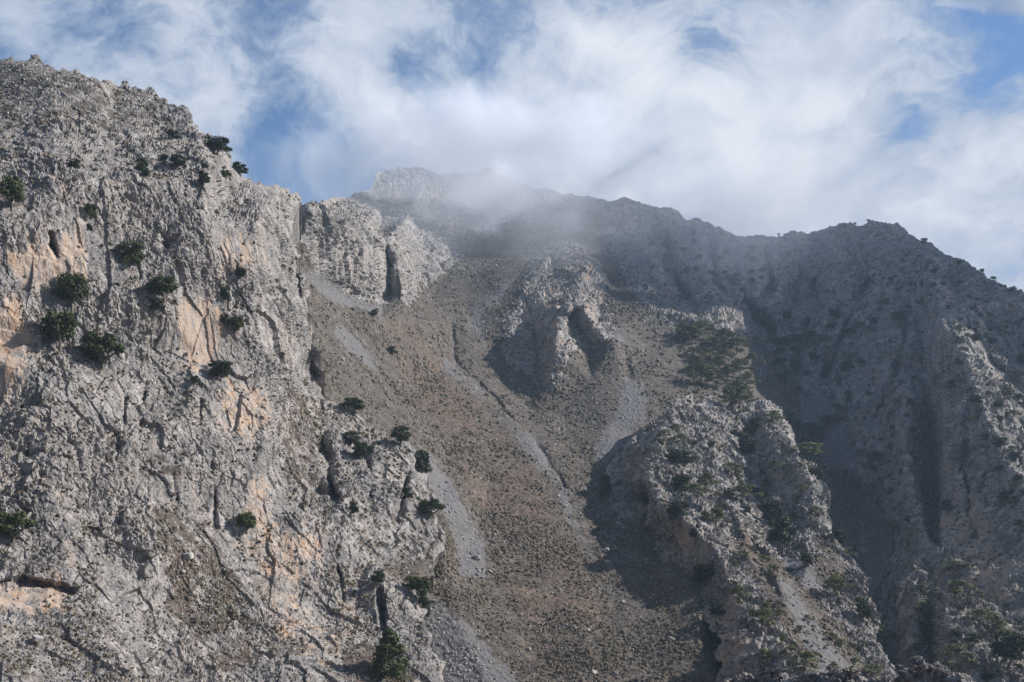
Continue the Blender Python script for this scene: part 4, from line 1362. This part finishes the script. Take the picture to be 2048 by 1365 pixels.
# ------------------------------------------------------------------ cloud bank on the summit
def cloud_bank(name, centre, radii, dens, seed, label, sc=0.012, cut=0.46, low=0.62):
    n1_, n2_ = 24, 12
    vs = []
    for i in range(n2_ + 1):
        th = math.pi * i / n2_
        for j in range(n1_):
            ph = 2 * math.pi * j / n1_
            vs.append((radii[0] * math.sin(th) * math.cos(ph), radii[1] * math.sin(th) * math.sin(ph), radii[2] * math.cos(th)))
    fs = [(i * n1_ + j, (i + 1) * n1_ + j, (i + 1) * n1_ + (j + 1) % n1_, i * n1_ + (j + 1) % n1_) for i in range(n2_) for j in range(n1_)]
    me = bpy.data.meshes.new(name)
    me.from_pydata(vs, [], fs)
    o = bpy.data.objects.new(name, me)
    COL.objects.link(o)
    o.location = centre
    m = bpy.data.materials.new(name)
    m.use_nodes = True
    N = NT(m.node_tree)
    N.n.clear()
    t = N.add('ShaderNodeNewGeometry')
    loc = N.vmath('SUBTRACT', t.outputs['Position'], tuple(centre))
    e = N.vmath('DIVIDE', loc, tuple(radii))
    rr = N.vmath('LENGTH', e)
    p = N.vmath('ADD', loc, (seed * 137.0, 0, 0))
    nz = N.noise(p, sc, 5, 0.6, 0.8)
    fac = N.math('SUBTRACT', nz, N.math('MULTIPLY', N.math('POWER', rr, 1.5), 0.30))
    d = N.math('MULTIPLY', N.ramp(fac, (cut - 0.24, low)), dens)
    pv = N.add('ShaderNodeVolumePrincipled')
    pv.inputs['Color'].default_value = (0.90, 0.92, 0.97, 1)
    pv.inputs['Anisotropy'].default_value = 0.1
    N.l.new(d, pv.inputs['Density'])
    mo = N.add('ShaderNodeOutputMaterial')
    N.l.new(pv.outputs[0], mo.inputs['Volume'])
    me.materials.append(m)
    o['kind'] = 'stuff'
    o['label'] = label
    o['category'] = 'cloud'


def ctr(px, py, d):
    return Vector(((px - 1024) / F * d, d, (HOR - py) / F * d))


cloud_bank('cloud', ctr(950, 305, 1215), (290, 105, 90), 0.020, 1, 'white cloud wrapped round the hidden central summit')
cloud_bank('cloud', ctr(1040, 400, 1090), (150, 70, 48), 0.018, 4, 'thin veil of cloud hanging below the right side of the summit', 0.016)
cloud_bank('cloud', ctr(1230, 430, 930), (430, 150, 85), 0.0030, 9, 'bluish veil of thin mist in front of the upper headwall', 0.006, 0.42, 0.66)

# unseen clouds added over the right-hand ridge to shade the headwall and right wall
def shade_cloud(centre, radii, dens, seed, label):
    n1_, n2_ = 96, 48
    th = np.linspace(0.0, math.pi, n2_)[:, None]
    ph = np.linspace(0, 2 * math.pi, n1_, endpoint=False)[None]
    u = np.stack([np.sin(th) * np.cos(ph), np.sin(th) * np.sin(ph), np.cos(th) + 0 * ph], -1).reshape(-1, 3).astype(np.float32)
    k = 1 + 0.45 * perlin(u, 1.8, seed) + 0.30 * np.abs(perlin(u, 4.2, seed + 3)) + 0.16 * np.abs(perlin(u, 9.0, seed + 5))
    v = u * np.minimum(k, 1.6)[:, None] * np.array(radii, np.float32)
    i = np.arange(n2_ - 1)[:, None]
    j = np.arange(n1_)[None]
    f = np.stack([i * n1_ + j, (i + 1) * n1_ + j, (i + 1) * n1_ + (j + 1) % n1_, i * n1_ + (j + 1) % n1_], -1).reshape(-1, 4)
    m = bpy.data.materials.new('shade_cloud_body')
    m.use_nodes = True
    m.node_tree.nodes.clear()
    pv = m.node_tree.nodes.new('ShaderNodeVolumePrincipled')
    pv.inputs['Color'].default_value = (0.98, 0.98, 1, 1)
    pv.inputs['Density'].default_value = dens
    mo = m.node_tree.nodes.new('ShaderNodeOutputMaterial')
    m.node_tree.links.new(pv.outputs[0], mo.inputs['Volume'])
    o = link_mesh('cloud', v, f, m)
    o.location = centre
    o['kind'] = 'stuff'
    o['label'] = label
    o['category'] = 'cloud'


shade_cloud((1265, 1385, 800), (520, 240, 70), 0.012, 2.0, 'unseen cloud added over the right ridge to shade the headwall')
shade_cloud((1650, 1230, 800), (340, 220, 60), 0.020, 7.0, 'unseen cloud added further right to shade the right wall')
shade_cloud((1400, 1130, 830), (210, 120, 45), 0.014, 12.0, 'small unseen cloud added to shade the upper right slope')

# ------------------------------------------------------------------ boulders
def boulder_mesh(seed, mat):
    rg = np.random.default_rng(seed)
    n = 6
    vs, fs, key = [], [], {}
    for ax in range(3):
        for sg in (-1, 1):
            idx = {}
            for i in range(n + 1):
                for j in range(n + 1):
                    c = [0, 0, 0]
                    c[ax] = sg
                    c[(ax + 1) % 3] = -1 + 2 * i / n
                    c[(ax + 2) % 3] = -1 + 2 * j / n
                    t = tuple(round(q, 4) for q in c)
                    if t not in key:
                        key[t] = len(vs)
                        vs.append(c)
                    idx[i, j] = key[t]
            for i in range(n):
                for j in range(n):
                    q = (idx[i, j], idx[i + 1, j], idx[i + 1, j + 1], idx[i, j + 1])
                    fs.append(q if sg > 0 else q[::-1])
    v = np.array(vs, np.float32)
    v /= np.linalg.norm(v, axis=1, keepdims=True) ** 0.75
    # cut by a few random planes so it has flat faces
    for _ in range(9):
        nr = rg.normal(size=3)
        nr /= np.linalg.norm(nr)
        dd = v @ nr - rg.uniform(0.55, 0.85)
        v -= np.outer(np.clip(dd, 0, None), nr)
    v += 0.07 * np.stack([perlin(v, 2.2, seed), perlin(v, 2.2, seed + 9), perlin(v, 2.2, seed + 19)], 1)
    v *= np.array([1, rg.uniform(.7, .95), rg.uniform(.6, .85)], np.float32) * 0.6
    return mesh_only('boulder', v, fs, mat)


BM = [boulder_mesh(s, m_stone) for s in (3, 5, 9, 14, 22)]
m_greystone = plain_material('grey_stone', (0.17, 0.17, 0.175), (0.30, 0.295, 0.29), 1.2)
BG = boulder_mesh(40, m_greystone)


def boulder(sheet, px, py, w, label, group=None, me=None, name='boulder', cat='boulder'):
    P = at(sheet, px, py)
    if P is None:
        return
    s = w * P.y / F * 0.95
    o = bpy.data.objects.new(name, me or random.choice(BM))
    COL.objects.link(o)
    o.location = P + Vector((0, 0, s * 0.18))
    o.rotation_euler = (random.uniform(-.4, .4), random.uniform(-.4, .4), random.uniform(0, 6.3))
    o.scale = (s, s, s)
    o['label'] = label
    o['category'] = cat
    if group:
        o['group'] = group


boulder(M_, 957, 1119, 19, 'large dark grey boulder at the side of the gravel chute', me=BG)
boulder(M_, 685, 722, 11, 'pale rounded boulder on the slope by the foot of the left wall')
boulder(M_, 890, 849, 6, 'small pale boulder high on the reddish scrub slope')
boulder(M_, 1063, 912, 9, 'pale slab beside the gravelly gully')
boulder(M_, 1057, 1299, 10, 'pale boulder alone low on the reddish scrub slope')
boulder(M_, 1190, 1349, 13, 'pale boulder at the bottom edge right of the reddish slope')
boulder(M_, 1013, 1228, 7, 'small white boulder on the scrub right of the lower scree')
boulder(M_, 981, 1145, 9, 'white boulder just below the dark boulder of the gravel chute')
boulder(M_, 1246, 1207, 12, 'pale boulder below the shaded foot of the spur')
boulder(M_, 1342, 1281, 15, 'flat pale boulder on the slope left of the lower spur')
boulder(M_, 1211, 1105, 14, 'white boulder at the tip of the spur shadow')
boulder(M_, 1176, 1262, 9, 'pale boulder in the lower gully')
boulder(A_, 357, 1080, 13, 'pale boulder on the bare soil patch of the lower cliff')
boulder(A_, 374, 1119, 25, 'large boulder in the middle of the soil patch of the lower cliff')
boulder(A_, 400, 1116, 14, 'boulder just right of the large one on the soil patch')
boulder(A_, 362, 1147, 12, 'upright pale stone below the large boulder of the soil patch')
boulder(A_, 73, 1285, 24, 'rounded grey boulder low on the left cliff')
boulder(S_, 1586, 1141, 24, 'long pale boulder on the scrub beside the pale scree')
boulder(M_, 1726, 1107, 18, 'flat grey boulder on the shaded scree', me=BG)
boulder(M_, 1652, 930, 9, 'pale boulder in the upper shaded scree')
boulder(M_, 1281, 669, 6, 'small white boulder right of the centre crag')

# ------------------------------------------------------------------ loose rocks on the lower screes: each its own object
rb = np.random.default_rng(77)


def pick(S, w, n, rg):
    w = np.clip(w, 0, None).astype(np.float64)
    w[S.sd > -3] = 0
    w[(S.x < 0) | (S.x > 2048) | (S.y > 1372)] = 0
    w /= w.sum()
    return rg.choice(len(w), n, replace=False, p=w)


SM = SHEETS['mountain']
SA = SHEETS['near_cliff']
SS = SHEETS['rocky_spur']
SO = SHEETS['rock_outcrop']
wl = ((SM.Z[:, 1] > .4) & (SM.y > 950) & (SM.x < 1150)).astype(float)
for r in pick(SM, wl, 120, rb):
    boulder(M_, SM.x[r], SM.y[r], rb.uniform(4, 8), 'loose grey rock lying on the lower gravel chute', 'loose rocks on the gravel chute',
            me=random.choice([BG, BM[0], BG]), name='loose_rock', cat='rock')

# ------------------------------------------------------------------ cushion shrubs near by: individuals


def shrub_mesh(seed):
    rg = np.random.default_rng(seed)
    cs = [(rg.uniform(-.22, .22), rg.uniform(-.22, .22), rg.uniform(.1, .3)) for _ in range(5)]
    V, Fc, T = leaf_cloud(cs, [(0.3, 0.3, 0.22)] * 5, 26, 0.07, rg)
    return mesh_only('cushion_shrub', V, Fc, m_scrub, T)


SHM = [shrub_mesh(s) for s in (1, 2, 3)]
flat = np.clip((SA.n[:, 2] - 0.35) / 0.3, 0, 1)
wa = (0.10 + flat) * ((SA.y > 780) * 1.0 + 0.25) * (1.2 - 0.9 * SA.Z[:, 3])
for r in pick(SA, wa, 280, rb):
    o = bpy.data.objects.new('cushion_shrub', SHM[int(rb.integers(3))])
    COL.objects.link(o)
    o.location = SA.p[r]
    s = rb.uniform(6, 12) * SA.d[r] / F
    o.scale = (s, s, s * rb.uniform(.6, .9))
    o.rotation_euler = (0, 0, rb.uniform(0, 6.28))
    o['label'] = 'olive brown cushion shrub rooted in the rocks of the left cliff'
    o['category'] = 'shrub'
    o['group'] = 'cushion shrubs on the left cliff'


# ------------------------------------------------------------------ low scrub and stones nobody could count
def domes(pos, rad, hgt, tint, rg):
    n = len(pos)
    ang = np.arange(5) * math.pi * 0.4
    v = np.zeros((n, 11, 3), np.float32)
    a0 = rg.random((n, 1)) * 6.28 + ang
    r0 = rad[:, None] * (0.65 + 0.55 * rg.random((n, 5)))
    v[:, 0:5, 0] = np.cos(a0) * r0
    v[:, 0:5, 1] = np.sin(a0) * r0
    v[:, 0:5, 2] = -0.3 * hgt[:, None]
    a1 = a0 + 0.5
    r1 = rad[:, None] * (0.45 + 0.5 * rg.random((n, 5)))
    v[:, 5:10, 0] = np.cos(a1) * r1
    v[:, 5:10, 1] = np.sin(a1) * r1
    v[:, 5:10, 2] = hgt[:, None] * (0.45 + 0.5 * rg.random((n, 5)))
    v[:, 10, 2] = hgt * (0.8 + 0.4 * rg.random(n))
    v += pos[:, None, :]
    f = []
    for j in range(5):
        k = (j + 1) % 5
        f += [(j, k, 5 + j), (k, 5 + k, 5 + j), (5 + j, 5 + k, 10)]
    f = np.array(f)
    faces = (np.arange(n)[:, None, None] * 11 + f[None]).reshape(-1, 3)
    t = np.repeat(np.clip(tint, 0, 1), 11)
    return v.reshape(-1, 3), faces, np.stack([t, t, t, np.ones_like(t)], 1)


def scatter(S, w, n, size, name, mat, rg, flatness=(.5, .9), sink=0.0, dpow=1.0):
    i = pick(S, w, n, rg)
    pos = S.p[i].copy()
    sc_ = (S.d[i] / 500.0) ** dpow
    rad = (size[0] + (size[1] * 1.25 - size[0]) * rg.random(n) ** 2.2) * 0.5 * sc_
    hg = rad * rg.uniform(flatness[0], flatness[1], n) * 1.3
    tint = rg.random(n) * 0.8 + 0.25 * perlin(pos, 0.03, 3)
    return domes(pos, rad.astype(np.float32), hg.astype(np.float32), tint, rg)


def combine(name, parts, mat, label):
    V, Fc, T = [], [], []
    o = 0
    for v, f, t in parts:
        V.append(v)
        Fc.append(f + o)
        T.append(t)
        o += len(v)
    ob = link_mesh(name, np.concatenate(V), np.concatenate(Fc), mat, cols={'tint': np.concatenate(T)})
    ob['kind'] = 'stuff'
    ob['label'] = label
    ob['category'] = name.replace('_', ' ')
    return ob


def nzf(S, a=.45, b=.3):
    return np.clip((S.n[:, 2] - a) / b, 0, 1)


clump = lambda S, k: np.clip(0.55 + 1.3 * perlin(S.p, k, 12) + 1.3 * perlin(S.p, k * 3.1, 32), 0.04, 2)
wm = np.where(SM.Z[:, 0] < .5, 1.0, 0.10 + 0.5 * nzf(SM)) * np.clip(1 - 1.5 * SM.Z[:, 1], 0.01, 1) * clump(SM, 0.03)
wss = np.where(SS.Z[:, 0] < .5, 1.0, 0.10 + 0.5 * nzf(SS)) * np.clip(1 - 1.2 * SS.Z[:, 1], 0.03, 1) * clump(SS, 0.05)
wsa = np.where(SA.Z[:, 0] < .6, 1.2, 0.04 + 0.9 * nzf(SA, .4)) * np.clip(1 - SA.Z[:, 3], 0.02, 1) * clump(SA, 0.06)
combine('low_scrub', [
    scatter(SM, wm, 32000, (0.65, 1.8), '', None, rb, dpow=0.9),
    scatter(SS, wss, 2600, (0.8, 2.2), '', None, rb, dpow=0.9),
    scatter(SO, np.clip(SO.Z[:, 0] * 0 + 1, 0, 1), 900, (0.8, 2.4), '', None, rb),
    scatter(SA, wsa, 7500, (0.7, 1.9), '', None, rb, dpow=1.0),
], m_scrub, 'low olive and brown scrub covering the slopes')
wst = np.where(SM.Z[:, 0] < .5, 1.0, 0.2) * clump(SM, 0.05) ** 2 * (0.5 + 1.2 * SM.Z[:, 1])
combine('scree_stones', [
    scatter(SM, wst, 9000, (0.35, 1.15), '', None, rb, (.6, 1.1), dpow=.9),
    scatter(SS, np.ones(len(SS.p)), 3000, (0.4, 1.5), '', None, rb, (.6, 1.1)),
    scatter(SA, np.where(SA.Z[:, 0] < .6, 1.0, 0.25 * nzf(SA)), 5000, (0.3, 1.2), '', None, rb, (.6, 1.1)),
], m_stone, 'pale stones strewn over the scree and scrub')

tris = sum(len(m.loops) - 2 * len(m.polygons) for m in bpy.data.meshes)
print('triangles', tris)
